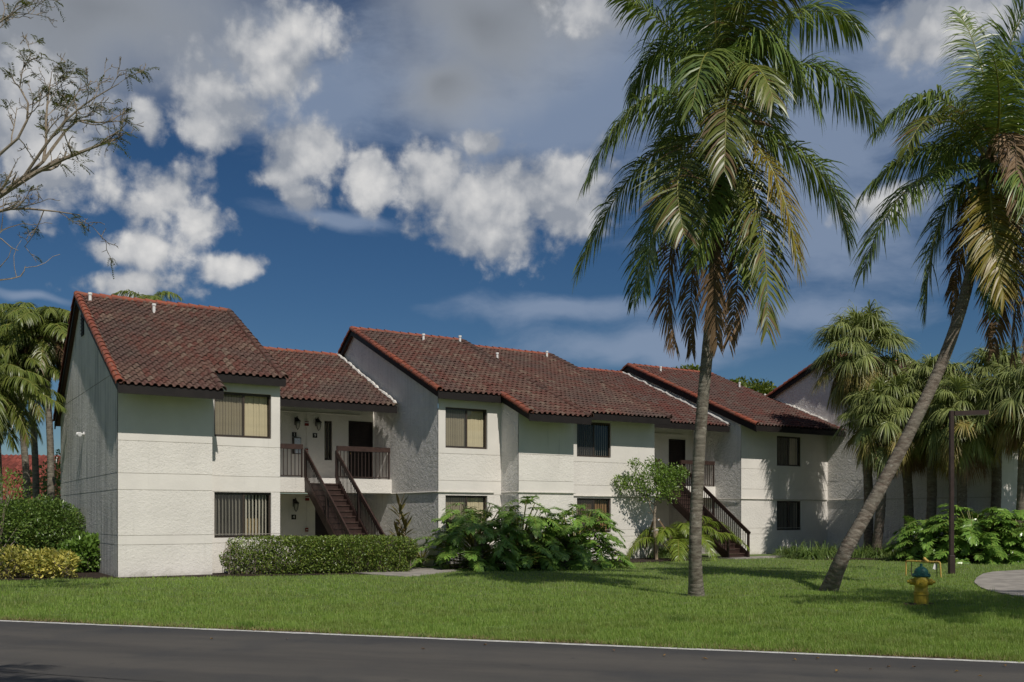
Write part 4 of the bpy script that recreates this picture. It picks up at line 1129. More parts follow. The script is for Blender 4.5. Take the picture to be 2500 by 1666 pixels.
# ------------------------------------------------------------------ tall coconut palm in the middle
D1 = 20.5; b_ = G(1700, 1455)
tr = [b_, P(1697, 1330, D1), P(1703, 1180, D1), P(1713, 1020, D1), P(1727, 860, D1), P(1742, 700, D1), P(1750, 540, D1), P(1757, 400, D1), P(1760, 300, D1)]
dk = dict(droop=.75, lift=.1)
FR = [
    fr_px(D1, (1745, 300), (1585, 236), (1430, 445), 'g', 0, -.4, -.6, droop=.9, Lmax=1.0, n=80),
    fr_px(D1, (1730, 330), (1560, 410), (1408, 668), 'g', 0, .6, .9, droop=.8, Lmax=.95, n=80),
    fr_px(D1, (1745, 305), (1662, 402), (1672, 575), 'm', -.1, -1.3, -1.9, droop=.35, lift=.3, Lmax=.8, n=76),
    fr_px(D1, (1740, 330), (1628, 480), (1570, 720), 'g', -.1, -.7, -1.0, droop=.6, Lmax=.85),
    fr_px(D1, (1735, 350), (1640, 600), (1650, 850), 'd', 0, .3, .4, droop=.9, Lmax=.75, n=66),
    fr_px(D1, (1740, 360), (1605, 520), (1545, 740), 'g', .1, .9, 1.3, droop=.8, Lmax=.8),
    fr_px(D1, (1745, 380), (1695, 620), (1690, 860), 'd', 0, .5, .6, droop=1.2, Lmax=.6, n=60),
    fr_px(D1, (1762, 250), (1772, 212), (1768, 420), 'm', -.3, -1.6, -2.6, droop=.5, lift=.2, Lmax=.9, n=70),
    fr_px(D1, (1780, 310), (1886, 418), (1950, 660), 'y', 0, -.8, -1.1, droop=.7, Lmax=.8, n=66),
    fr_px(D1, (1785, 315), (1985, 405), (2072, 585), 'g', 0, -.2, -.3, droop=.75, Lmax=.95, n=80),
    fr_px(D1, (1775, 340), (1852, 520), (1872, 810), 'm', 0, -.9, -1.1, droop=.6, Lmax=.8, n=76),
    fr_px(D1, (1770, 360), (1805, 560), (1780, 840), 'd', 0, -.35, -.5, droop=1.1, Lmax=.65, n=60),
    fr_px(D1, (1765, 380), (1745, 620), (1752, 840), 'd', -.3, -.5, -.5, droop=1.1, Lmax=.6, n=60),
    fr_px(D1, (1770, 330), (1800, 480), (1830, 690), 'g', -.1, -.5, -.8, droop=.7, Lmax=.75, n=56),
    fr_px(D1, (1762, 330), (1735, 480), (1700, 640), 'g', -.2, -.8, -1.0, droop=.6, Lmax=.75, n=56),
    fr_px(D1, (1775, 240), (1868, 98), (2000, 270), 'g', 0, -.7, -.9, droop=1.0, Lmax=1.0, n=80),
    fr_px(D1, (1780, 260), (1975, 160), (2138, 300), 'g', 0, .6, .8, droop=.9, Lmax=.95, n=80),
    fr_px(D1, (1775, 220), (1925, 40), (2095, 70), 'g', 0, .4, .7, droop=.8, Lmax=1.0, n=76),
    fr_px(D1, (1745, 250), (1660, 95), (1512, -12), 'g', 0, .3, .2, droop=.6, Lmax=.85, n=70),
    fr_px(D1, (1745, 270), (1640, 115), (1535, 235), 'g', 0, .8, 1.2, droop=1.0, Lmax=.95, n=76),
    fr_px(D1, (1755, 240), (1715, 30), (1660, -150), 'g', 0, -.3, -.8, droop=.7, Lmax=.9, n=70),
    fr_px(D1, (1762, 230), (1785, -20), (1860, -210), 'g', 0, .2, .3, droop=.6, Lmax=.9, n=70),
    fr_px(D1, (1768, 240), (1830, 20), (1960, -60), 'm', 0, -.9, -1.6, droop=.8, Lmax=.9, n=70),
    fr_px(D1, (1752, 240), (1690, -20), (1600, -50), 'g', 0, 1.0, 1.8, droop=.8, Lmax=.9, n=70),
    fr_px(D1, (1760, 225), (1745, 0), (1760, -190), 'g', 0, -.8, -1.6, droop=.7, Lmax=.9, n=70),
    fr_px(D1, (1758, 260), (1730, 130), (1690, 260), 'g', -.2, -1.5, -2.4, droop=.7, Lmax=.85, n=64),
    fr_px(D1, (1768, 260), (1830, 160), (1890, 250), 'm', -.2, -1.6, -2.5, droop=.9, Lmax=.85, n=64),
    fr_px(D1, (1770, 280), (1830, 250), (1900, 340), 'g', 0, 1.2, 2.2, droop=.9, Lmax=.85, n=60),
    fr_px(D1, (1750, 280), (1690, 240), (1620, 360), 'g', 0, 1.3, 2.3, droop=.9, Lmax=.85, n=60),
]
coco = palm('tall straight coconut palm in the middle of the lawn, its crown against the clouds', tr, .135, .112, FR, 'coconut palms on the front lawn')
def fibre(t, c, r, h, n=90):
    an = rng.uniform(0, 6.28, n); base = c + np.stack([np.cos(an) * r * .8, np.sin(an) * r * .8, rng.uniform(-.2, h, n)], 1)
    d = nrm(np.stack([np.cos(an) * .7, np.sin(an) * .7, rng.uniform(-1.2, .6, n)], 1)); wv = nrm(np.stack([-np.sin(an), np.cos(an), 0 * an], 1))
    v, f = strips(base, d, wv, rng.uniform(.2, .5, n), .07, .7); npobj('leaf_sheath', v, f, [L_dead], t)
fibre(coco, P(1757, 330, D1), .17, .6)
def nuts(t, ctr, spread, n, m):
    for i in range(n):
        c = ctr + rng.normal(0, 1, 3) * spread
        mb = MB(); mb.lathe([(.012, .13), (.06, .10), (.092, .02), (.088, -.05), (.05, -.12), (.01, -.14)], c - np.array(t.location), 12)
        mb.build('coconut', m, t, smooth=True)
M_nut = mat('green_coconut', (.10, .13, .03), .4, .2, 5, spec=.4)
# spent flower spathe on the right of the crown
MB().tube(list(bez(P(1790, 305, D1 - .2), P(1850, 290, D1 - .5), P(1885, 310, D1 - .6), 8) - np.array(coco.location)), [.03, .05, .055, .055, .05, .04, .03, .01], 6).build('spathe', L_rachd, coco)

# ------------------------------------------------------------------ leaning coconut palm
D2 = 21.6
tr = [G(2022, 1443), P(2062, 1350, D2), P(2127, 1232, D2), P(2185, 1125, D2), P(2233, 1030, D2), P(2292, 905, D2 + .1), P(2335, 790, D2 + .1), P(2366, 680, D2 + .2), P(2385, 560, D2 + .2), P(2400, 440, D2 + .2), P(2408, 380, D2 + .2)]
D2 += .2
FR = [
    fr_px(D2, (2412, 400), (2285, 237), (2132, 330), 'g', 0, .3, .2, droop=.8, Lmax=.85, n=76),
    fr_px(D2, (2410, 395), (2300, 282), (2212, 370), 'm', 0, -.9, -1.5, droop=.45, Lmax=.7, n=66),
    fr_px(D2, (2405, 400), (2250, 365), (2100, 482), 'g', 0, .6, .8, droop=.9, Lmax=.85, n=76),
    fr_px(D2, (2405, 415), (2225, 455), (2108, 660), 'g', 0, -.5, -.8, droop=.75, Lmax=.95, n=80),
    fr_px(D2, (2400, 425), (2300, 530), (2258, 770), 'g', 0, .5, .7, droop=.8, Lmax=.85, n=76),
    fr_px(D2, (2420, 380), (2450, 160), (2530, -20), 'g', 0, -.3, -.6, droop=.35, lift=.35, Lmax=.9, n=80),
    fr_px(D2, (2425, 380), (2480, 190), (2600, 60), 'g', 0, -.9, -1.6, droop=.6, Lmax=.9, n=76),
    fr_px(D2, (2425, 390), (2530, 250), (2680, 260), 'g', 0, .3, .5, droop=.8, Lmax=.9, n=70),
    fr_px(D2, (2425, 400), (2560, 360), (2700, 480), 'g', 0, -.4, -.6, droop=.8, Lmax=.9, n=70),
    fr_px(D2, (2420, 390), (2400, 180), (2340, 30), 'g', 0, 1.2, 2.0, droop=.6, Lmax=.85, n=66),
    fr_px(D2, (2418, 420), (2425, 560), (2452, 730), 'y', -.2, -.9, -1.1, droop=.55, Lmax=.75, n=76),
    fr_px(D2, (2415, 430), (2410, 600), (2425, 760), 'g', -.1, -.2, -.3, droop=.8, Lmax=.6, n=56),
    fr_px(D2, (2395, 440), (2345, 590), (2330, 780), 'd', .1, .6, .7, droop=1.1, Lmax=.55, n=70),
    fr_px(D2, (2425, 430), (2440, 620), (2425, 860), 'd', 0, .4, .4, droop=1.1, Lmax=.7, n=70),
    fr_px(D2, (2430, 425), (2480, 560), (2470, 880), 'd', 0, .1, 0, droop=1.1, Lmax=.75, n=76),
    fr_px(D2, (2435, 420), (2520, 580), (2505, 860), 'd', 0, -.5, -.6, droop=1.1, Lmax=.75, n=76),
    fr_px(D2, (2435, 370), (2475, 340), (2475, 520), 'd', -.3, -1.0, -1.3, droop=1.0, Lmax=.55, n=60),
    fr_px(D2, (2440, 420), (2540, 500), (2570, 780), 'd', 0, .8, 1.0, droop=1.1, Lmax=.75, n=70),
    fr_px(D2, (2425, 400), (2500, 430), (2560, 620), 'g', 0, -1.1, -1.6, droop=.8, Lmax=.8, n=66),
    fr_px(D2, (2415, 390), (2350, 330), (2280, 420), 'g', 0, 1.2, 2.0, droop=.8, Lmax=.75, n=60),
    fr_px(D2, (2425, 385), (2440, 250), (2420, 120), 'g', 0, -1.3, -2.6, droop=.8, Lmax=.8, n=64),
]
lean = palm('coconut palm leaning to the right across the fan palms, green coconuts under its crown', tr, .165, .105, FR, 'coconut palms on the front lawn', bark=M_bark_d, flare=1.35)
fibre(lean, P(2420, 410, D2), .2, .5)
nuts(lean, P(2388, 480, D2 - .35), np.array([.09, .09, .2]), 9, M_nut); nuts(lean, P(2385, 395, D2 - .3), np.array([.12, .1, .06]), 5, M_nut)

def generic_fronds(top, n, Lr, kinds, Lmax=.7, droop=.8, seed=0, nl=50, up=(-.6, 1.0), W=.042, **kw):
    r_ = random.Random(seed); out = []
    for i in range(n):
        a = i * 2.399 + r_.uniform(-.3, .3); e = up[0] + (up[1] - up[0]) * ((i + .5) / n) + r_.uniform(-.12, .12)
        L = Lr * r_.uniform(.85, 1.15) * (1.0 if e > -.2 else .85)
        h = np.array([math.cos(a), math.sin(a), 0])
        p1 = top + (h * math.cos(e) + np.array([0, 0, math.sin(e)])) * L * .55
        p2 = p1 + h * L * (.45 if e > 0 else .2) + np.array([0, 0, -L * (.35 if e > 0 else .55)])
        k = kinds[0] if e > -.1 else kinds[min(1 + (i % 2), len(kinds) - 1)]
        out.append(dict(p0=top + h * .05, p1=p1, p2=p2, mleaf=KIND[k][0], mstalk=KIND[k][1], Lmax=Lmax, droop=droop, n=nl, W=W, **kw))
    return out
# palms standing beside the camera; in the picture one sees their shadows on the lawn and the road
t_ = np.array([12.4, 12.6, 8.0]); palm('coconut palm on the verge beyond the right edge, throwing its shade on the hydrant', [(11.6, 13.4, 0), (11.9, 13.1, 3), (12.2, 12.8, 6), t_], .21, .13, generic_fronds(t_, 22, 4.0, 'gm', .8, .7, 3, up=(-.5, 1.1)))
t_ = np.array([-4.3, 2.56, 8.0]); palm('coconut palm on the near verge at the left whose frond shadow falls on the road', [(-3.5, 1.5, 0), (-3.7, 1.7, 3), (-4.0, 2.2, 6), t_], .2, .13, generic_fronds(t_, 16, 3.6, 'gm', .75, .7, 5, up=(-.4, 1.0)))

# ------------------------------------------------------------------ slender palms beyond the left gable
kw_ = dict(rad=.03)
def lpalm(label, base, top, n, seed, yl):
    tp = [base, base + (top - base) * .4 + np.array([.1, 0, 0]), base + (top - base) * .8, top]
    fs = generic_fronds(top, int(n * 1.5), 2.45, yl, .62, 1.0, seed, 40, up=(-1.25, 1.3), W=.042)
    return palm(label, tp, .15, .11, fs, 'slender palms beyond the left gable', name='slender_palm', flare=1.25)
DL = 38.0
lpalm('slender palm with the pale ringed trunk, leftmost beyond the gable', G(70, 1366) * 1.0, P(42, 880, DL), 20, 1, 'llm')
lpalm('slender palm close to the gable with an upright young frond', P(122, 1366, DL) * np.array([1, 1, 0]), P(112, 800, DL), 24, 2, 'lmd')
lpalm('slender palm with the dark trunk between its two neighbours', P(90, 1366, DL + 2.5) * np.array([1, 1, 0]), P(66, 790, DL + 2.5), 22, 9, 'llm')
t_ = P(-10, 940, 34); lpalm('low slender palm cut by the left edge of the picture', np.array([t_[0], 34, 0]), t_, 18, 4, 'llm')
t_ = P(366, 748, 52); lpalm('far palm showing only its top above the left roof', np.array([t_[0], 52, 0]), t_, 10, 6, 'lll')

# ------------------------------------------------------------------ fan palms in front of the right side wall
def fan_leaf(parent, c, A, L, R_, m, droop, nseg=46, name='fan_leaf'):
    A = A / np.linalg.norm(A); up = np.array([0, 0, 1.0])
    S = np.cross(A, up); S /= np.linalg.norm(S) + 1e-9; Nn = np.cross(S, A)
    pts = bez(c, c + A * L * .6, c + A * L + np.array([0, 0, -L * .12 - droop * .12]), 6)
    sv, sf = tubeq(list(pts), np.linspace(.022, .012, 6), 4)
    T = nrm(pts[-1] - pts[-2]); S = nrm(np.cross(T, up)); Nn = nrm(np.cross(S, T))
    ph = np.linspace(-2.25, 2.25, nseg) + rng.normal(0, .03, nseg)
    base = pts[-1] + T * (np.cos(ph)[:, None] * .0) + T * np.interp(np.abs(ph), [0, 2.2], [.22, -.02])[:, None]
    d = nrm(T * np.cos(ph)[:, None] + S * np.sin(ph)[:, None] + Nn * (.22 + rng.normal(0, .06, nseg))[:, None])
    wv = nrm(np.cross(d, Nn + .45 * rng.normal(0, 1, (nseg, 3))))
    Ls = R_ * np.interp(np.abs(ph), [0, 1.2, 2.3], [1.0, .95, .7]) * rng.uniform(.88, 1.1, nseg)
    v, f = strips(base, d, wv, Ls, .052, droop * rng.uniform(.7, 1.3, nseg), prof=(.5, 1.0, .8, .4, .05))
    v, f, mi = join([(v, f, 0), (sv, sf, 1)])
    return npobj(name, v, f, [m, L_rach if m is not L_dead else L_rachd], parent, mi)
def fan_palm(label, base, ctr, R_, n, seed, r=.19):
    t = thing('fan_palm', label, 'palm tree', (base[0], base[1], 0), 0, 'fan palms along the right side wall')
    b0 = np.array([base[0], base[1], -.05])
    v, f = ringed_trunk([b0, b0 + (ctr - b0) * .35 + np.array([.08, 0, 0]), b0 + (ctr - b0) * .7, ctr - np.array([0, 0, R_ * .2])], r, r * .95, 1.12, .3, .2, .02)
    npobj('trunk', v, f, [M_bark_s], t, smooth=True)
    n = int(n * 1.8)
    for i in range(n):
        a = i * 2.399 + rnd.uniform(-.3, .3); q = (i + .5) / n; e = -1.25 + 2.6 * q + rnd.uniform(-.15, .15)
        A = np.array([math.cos(a) * math.cos(e), math.sin(a) * math.cos(e), math.sin(e)])
        m = L_dead if q < .08 else (L_sabal_y if q < .42 and rnd.random() < .6 else L_sabal)
        fan_leaf(t, ctr + A * .1, A, R_ * rnd.uniform(.45, .62), R_ * rnd.uniform(.44, .58), m, 1.7 if q < .3 else rnd.uniform(.8, 1.4))
    return t
fan_palm('tallest fan palm, its crown standing clear against the sky beside the red rake', P(2120, 1330, 41.6), P(2105, 850, 41), 2.35, 44, 1)
fan_palm('fan palm whose low crown hangs left of the leaning trunk', P(2137, 1330, 39.6), P(2160, 1010, 39.2), 2.0, 38, 2)
fan_palm('fan palm with the pale-footed trunk right of the leaning palm', P(2267, 1345, 39.3), P(2275, 945, 39.3), 1.85, 38, 3)
fan_palm('fan palm with the low shaggy crown behind the lamp post', P(2338, 1340, 38.2), P(2352, 1010, 37.6), 2.0, 40, 4)
fan_palm('fan palm with a curved trunk at the right edge', P(2478, 1330, 36.2), P(2510, 960, 36), 2.1, 38, 5)
fan_palm('fan palm filling the gap high behind the leaning trunk', P(2215, 1330, 40.6), P(2212, 1030, 40.4), 1.7, 32, 6)
fan_palm('tall fan palm behind the hanging dead fronds at the right edge', P(2420, 1330, 38.5), P(2440, 925, 38.5), 1.9, 36, 7)

fan_palm('unseen fan palm added beyond the right edge to shade the side wall end', np.array([21.6, 35.2, 0]), np.array([21.5, 35.3, 6.4]), 2.3, 34, 8)  # extra palm out of view, added so its crown shades the wall end
# ------------------------------------------------------------------ split-leaf philodendrons
def phil_leaf(parent, root, A, Lp, size, m=L_phil):
    up = np.array([0, 0, 1.0]); A = A / np.linalg.norm(A)
    h = nrm(np.array([A[0], A[1], 0.001]))
    pts = bez(root, root + A * Lp * .65, root + A * Lp + h * .1, 7)
    sv, sf = tubeq(list(pts), np.linspace(.022, .012, 7), 4)
    T0 = nrm(h * .9 + np.array([0, 0, -.25 + .3 * A[2]]) + rng.normal(0, .28, 3))
    mid = bez(pts[-1], pts[-1] + T0 * size * .5, pts[-1] + T0 * size + np.array([0, 0, -.35 * size]), 12)
    n = 12; t = np.linspace(.0, .97, n); x = t * 11; i = np.minimum(x.astype(int), 10); fr = (x - i)[:, None]
    base = mid[i] * (1 - fr) + mid[i + 1] * fr; T = nrm(mid[i + 1] - mid[i]); S = nrm(np.cross(T, up)); Nn = nrm(np.cross(S, T))
    parts = []
    for sd in (-1, 1):
        fw = np.interp(t, [0, .15, 1], [-.7, -.05, 1.6])[:, None]
        d = nrm(S * sd + T * fw + Nn * .18 + rng.normal(0, .06, (n, 3)))
        L = size * .58 * np.interp(t, [0, .25, .7, 1], [.75, 1, .72, .45]) * rng.uniform(.9, 1.1, n)
        wv = nrm(np.cross(d, Nn + rng.normal(0, .22, (n, 3))))
        v, f = strips(base, d, wv, L, size * .10, .35 * rng.uniform(.6, 1.6, n), prof=(1.3, .8, 1.0, .85, .1)); parts.append((v, f, 0))
        b2 = base + d * (L * .5)[:, None]; d2 = nrm(d + T * .9)
        v, f = strips(b2, d2, wv, L * .34, size * .06, .3, prof=(.9, 1, .1)); parts.append((v, f, 0))
    v, f = tubeq(list(mid), np.linspace(.014, .004, 12), 4); parts += [(v, f, 1), (sv, sf, 1)]
    v, f, mi = join(parts)
    return npobj('leaf', v, f, [m, L_rach], parent, mi)
def philodendron(label, base, n, rad, hgt, size, seed, front=None):
    t = thing('philodendron', label, 'plant', (base[0], base[1], 0), 0, 'big split-leaf plants in the beds')
    r_ = random.Random(seed)
    for s_ in range(3):
        an = r_.uniform(0, 6.28); p = np.array([math.cos(an), math.sin(an), 0]) * rad * .25
        MB().tube([p, p + (0, 0, hgt * .25), p * 1.3 + (0, 0, hgt * .5)], [.07, .06, .05], 8).build('stem', M_bark_d, t)
    n = int(n * 2.3); size *= .74
    for i in range(n):
        a = i * 2.399 + r_.uniform(-.3, .3); q = (i + .5) / n; e = -.12 + 1.5 * q
        A = np.array([math.cos(a) * math.cos(e) * rad, math.sin(a) * math.cos(e) * rad, math.sin(e) * hgt * .62])
        root = base + np.array([math.cos(a) * .1, math.sin(a) * .1, .12 + hgt * .38 * q])
        phil_leaf(t, root, A, np.linalg.norm(A) * r_.uniform(.45, 1.0), size * r_.uniform(.8, 1.15))
    return t
philodendron('split-leaf plant next to the grey wall with one leaf reaching out to the left', uv(10.6, -1.3), 40, 1.55, 2.1, .85, 1)
philodendron('dark split-leaf plant in the middle of the bed under the grey return wall', uv(11.9, -2.0), 44, 1.25, 2.15, .85, 2)
philodendron('split-leaf plant at the right end of the bed below the brown blinds', uv(13.9, -2.3), 46, 1.35, 1.95, .85, 3)
philodendron('low split-leaf plant at the left foot of the shrub bed', G(1030, 1382), 12, .65, .7, .6, 4)
philodendron('low split-leaf plant at the front of the bed in deep shade', uv(12.9, -3.1), 16, .75, .75, .6, 5)
gq = G(2400, 1377)
philodendron('large deeply cut plant under the fan palms beside the lamp post', gq + np.array([.3, 1.2, 0]), 60, 1.5, 2.0, .95, 6)
philodendron('large deeply cut plant at the right edge beside the concrete pad', gq + np.array([2.0, 1.0, 0]), 52, 1.4, 1.9, .95, 7)
philodendron('shaded cut-leaf plant left of the lamp post at the foot of a fan palm', gq + np.array([-1.1, 2.2, 0]), 34, 1.0, 1.5, .8, 8)

# ------------------------------------------------------------------ hedge and shrubs
def shell_points(n, ctr, rx, ry, rz, lumps, seed, power=2.0, zmin=0.03, depth=.35, amp=.13):
    """points in the outer layer of a lumpy rounded block"""
    d = rand_dirs(n)
    s_ = (np.abs(d[:, 0]) ** power + np.abs(d[:, 1]) ** power + np.abs(d[:, 2]) ** power) ** (1 / power)
    d2 = d / s_[:, None]
    ph = rng.uniform(0, 6.28, (lumps, 3)); fr = rng.uniform(2, 7, (lumps, 3))
    w_ = sum(np.sin(d @ np.diag(fr[i]) @ np.ones(3) + ph[i, 0]) for i in range(lumps)) / max(lumps, 1) ** .5
    k = (1 + amp * w_) * (1 - depth * rng.random(n) ** 2.2)
    p = ctr + d2 * k[:, None] * np.array([rx, ry, rz])
    return p, d
def leafy(name, parent, p, d, L, W, m, jit=.8, up=.35):
    dd = nrm(d + rng.normal(0, jit, p.shape) + np.array([0, 0, up]))
    v, f = leafcloud(p, dd, nrm(rng.normal(0, .5, p.shape) + np.array([0, 0, 1.0]) + d * .5), L * rng.uniform(.7, 1.25, len(p)), W * rng.uniform(.75, 1.2, len(p)))
    return npobj(name, v, f, [m], parent)
def twigs(parent, root, ends, r, m, name='stem'):
    mb = MB(); lo = np.array(parent.location)
    for e in ends:
        mid = (root + e) / 2 + rng.normal(0, .06, 3)
        mb.tube([root - lo + rng.normal(0, .03, 3) * (1, 1, 0), mid - lo, e - lo], [r, r * .7, r * .3], 5)
    return mb.build(name, m, parent)

A_, B_ = G(552, 1405), G(985, 1399)
mid_ = (A_ + B_) / 2 + np.array([0, .55, 0]); hd = nrm(B_ - A_); hw_ = np.linalg.norm(B_ - A_) / 2 + .12
hedge = thing('hedge', 'long clipped green hedge in front of the stairs of the left house', 'hedge', mid_, math.atan2(hd[1], hd[0]))
pts, dr = shell_points(34000, np.array([0, 0, .52]), hw_, .62, .55, 7, 1, 7.0, depth=.5, amp=.045)
pts = pts[pts[:, 2] > .02]; dr = dr[:len(pts)]
thin = rng.random(len(pts)) < np.interp(pts[:, 0], [-hw_, -hw_ + 1.6], [.72, 0]); pts, dr = pts[~thin], dr[~thin]
dd = nrm(dr + rng.normal(0, .8, pts.shape) + (0, 0, .35))
v, f = leafcloud(pts, dd, nrm(rng.normal(0, .5, pts.shape) + (0, 0, 1.0)), .07 * rng.uniform(.7, 1.3, len(pts)), .042)
npobj('foliage', v, f, [L_hedge], hedge, local=True)
mb = MB()
for i in range(190):
    x = rng.uniform(-hw_, hw_); y = rng.uniform(-.35, .35)
    e = np.array([x + rng.normal(0, .16), y * 1.4 + rng.normal(0, .12), rng.uniform(.5, 1.03)])
    mb.tube([(x, y, 0), ((x + e[0]) / 2 + rng.normal(0, .05), (y + e[1]) / 2, e[2] * .5), e], [.012, .009, .004], 4)
for i in range(7):      # long bare shoots at the left end
    x = -hw_ + rng.uniform(-.05, .2); mb.tube([(x + .15, -.1, 0), (x - .12, -.2, .3 + .06 * i), (x - .2 + .05 * i, -.15, .62 + .03 * i), (x + .1, -.1, .85)], [.013, .011, .009, .004], 5)
mb.build('stem', M_limb, hedge)

def shrub(label, base, rx, ry, rz, n, L, W, m, name='shrub', cz=None, power=2.2, depth=.5, up=.3, cat='shrub', group=None, lumps=6, stems=26, extra=()):
    t = thing(name, label, cat, (base[0], base[1], 0), 0, group)
    P_, D_ = [], []
    for (ox, oy, oz, k) in ((0, 0, 0, 1.0), *extra):
        p, d = shell_points(int(n * k ** 2), base + np.array([ox, oy, (cz or rz) + oz]), rx * k, ry * k, rz * k, lumps, 1, power, depth=depth)
        P_.append(p); D_.append(d)
    p, d = np.concatenate(P_), np.concatenate(D_); k = p[:, 2] > .03
    leafy('foliage', t, p[k], d[k], L, W, m, up=up)
    ends = p[k][rng.integers(0, k.sum(), stems)]
    twigs(t, np.array([base[0], base[1], 0.0]), ends, .02, M_limb)
    return t
shrub('large dark green shrub at the left edge beside the grey gable wall', G(62, 1392) + np.array([0, .8, 0]), 1.45, 1.2, 1.12, 8500, .105, .052, L_shrub, depth=.8, extra=((-.9, .3, .1, .75), (.75, .1, -.05, .7), (.1, .2, .45, .6)))
shrub('taller loose shrub behind the dark one at the left edge', P(-25, 1300, 30) * np.array([1, 1, 0]), 1.2, 1.2, 1.6, 4200, .12, .045, L_tree, depth=.8)
shrub('bright green round-leaved shrub at the corner of the grey gable wall', G(206, 1399) + np.array([0, .25, 0]), .62, .55, .56, 1300, .135, .085, L_clusia, extra=((-.45, .1, -.02, .72), (.12, -.1, -.05, .7)), up=.7)
for i, (px, lab) in enumerate(((15, 'low golden-leaved shrub cut by the left edge'), (78, 'low golden-leaved shrub in the middle of its row of three'), (132, 'low golden-leaved shrub next to the bright green round-leaved one'))):
    shrub(lab, G(px, 1414) + np.array([0, .35, 0]), .46, .42, .37 + .05 * (i == 0), 800, .12, .062, L_gold, depth=.7, group='golden shrubs along the lawn', up=.5)
shrub('climbing green shrub covering the far wall between the slender palms', P(150, 1330, 41) * np.array([1, 1, 0]), .7, .6, 2.1, 3000, .13, .07, L_shrub, depth=.6)
shrub('dark bushy tree in front of the far red-roofed house', P(120, 1330, 44) * np.array([1, 1, 0]) , 1.6, 1.2, 2.0, 3600, .16, .08, L_shrub, depth=.6)

# bronze cordyline by the stairs
t = thing('ti_plant', 'bronze-leaved upright plant between the staircase and the grey wall', 'plant', (*uv(8.75, .4)[:2], 0))
o0 = np.array(t.location)
for (dx, dy, h) in ((0, 0, 2.0), (.12, .05, 1.35), (-.05, .1, 1.0)):
    MB().tube([(dx, dy, 0), (dx * 1.1, dy, h * .5), (dx * 1.3, dy, h)], [.025, .022, .016], 6).build('stem', M_limb, t)
    n = 30; an = np.arange(n) * 2.399; e = np.linspace(-.35, 1.3, n)
    for i in range(n):
        d = np.array([[math.cos(an[i]) * math.cos(e[i]), math.sin(an[i]) * math.cos(e[i]), math.sin(e[i])]])
        b0 = o0 + np.array([[dx * 1.3, dy, h * .45 + h * .55 * i / n]])
        wv = nrm(np.cross(d, np.array([[0, 0, 1.0]])))
        v, f = strips(b0, d, wv, rng.uniform(.48, .68, 1), .11, np.array([.25]), prof=(.3, .55, 1.0, .8, .06)); npobj('leaf', v, f, [L_ti], t)

# ------------------------------------------------------------------ small staked tree
D3 = 38.0; base = G(1600, 1366)
t = thing('staked_tree', 'small leafy young tree held by stakes in front of the white wall', 'tree', (base[0], base[1], 0))
lo = np.array(t.location)
def q3(px, py, d=0): return P(px, py, base[1] + d) - lo
mb = MB(); mb.tube([(0, 0, 0), q3(1598, 1300), q3(1598, 1255), q3(1601, 1220)], [.06, .055, .055, .05], 8)
for (pts_, r_) in (([(1598, 1262), (1588, 1240), (1583, 1215), (1572, 1180), (1552, 1140)], .03), ([(1601, 1222), (1608, 1190), (1600, 1160)], .04), ([(1601, 1222), (1625, 1190), (1650, 1160)], .03), ([(1600, 1235), (1560, 1200), (1525, 1180)], .025), ([(1590, 1255), (1580, 1250)], .02)):
    mb.tube([q3(*p) for p in pts_], np.linspace(r_, .008, len(pts_)), 6)
mb.build('trunk', M_limb, t, smooth=True)
PP, DD = [], []
for (px, py, r_, n, dd_) in ((1605, 1170, .62, 950, 0), (1640, 1165, .5, 620, .2), (1555, 1175, .45, 360, -.1), (1525, 1185, .34, 200, 0), (1550, 1135, .24, 130, 0), (1595, 1140, .38, 300, .2), (1625, 1200, .5, 480, -.2), (1665, 1155, .25, 160, 0), (1575, 1210, .25, 110, 0), (1510, 1170, .18, 60, 0)):
    p, d = shell_points(int(n * 1.25), P(px, py, base[1] + dd_), r_ * 1.12, r_, r_ * .95, 4, 1, depth=1.0); PP.append(p); DD.append(d)
leafy('crown', t, np.concatenate(PP), np.concatenate(DD), .105, .055, L_tree)
def stake(label, a, b, r, m, sq=False):
    s_ = thing('tree_stake', label, 'stake', (b[0], b[1], 0), 0, 'wooden stakes holding the young tree')
    o_ = np.array(s_.location); p, q = np.array(b) - o_, np.array(a) - o_; p[2] = -.1
    MB().bar(p, q, r, r, up=(0, 1, .1)).build('stake_pole', m, s_)
    MB().bar(q - (q - p) * .04, q - (q - p) * .02, r * 1.25, r * 1.25, up=(0, 1, .1)).build('strap', M_white, s_)
stake('dark wooden stake leaning in from the left of the young tree', P(1596, 1268, base[1]), G(1567, 1362), .07, M_stake)
stake('thin wooden stake leaning in from the right of the young tree', P(1606, 1266, base[1] - .1), G(1680, 1366), .06, M_stake)
stake('short pale square post standing at the foot of the young tree', P(1603, 1291, base[1] - .6), G(1603, 1367), .10, M_post)
# lime green palm clump behind it
ab = uv(21.2, .9)
t = thing('areca_palm', 'lime green feathery palm clump between the young tree and the tall trunk', 'palm', (ab[0], ab[1], 0))
for i in range(16):
    a = i * 2.399; e = 1.42 - .045 * i; L_ = rnd.uniform(2.0, 2.7); h = np.array([math.cos(a), math.sin(a), 0])
    p0 = ab + h * .12; p1 = p0 + (h * math.cos(e) + np.array([0, 0, math.sin(e)])) * L_ * 1.05; p2 = p1 + h * L_ * .45 + np.array([0, 0, -L_ * rnd.uniform(.5, 1.0)])
    frond(t, p0, p1, p2, L_areca, L_rach, .48, 46, .7, .036, rad=.022, bare=.25)

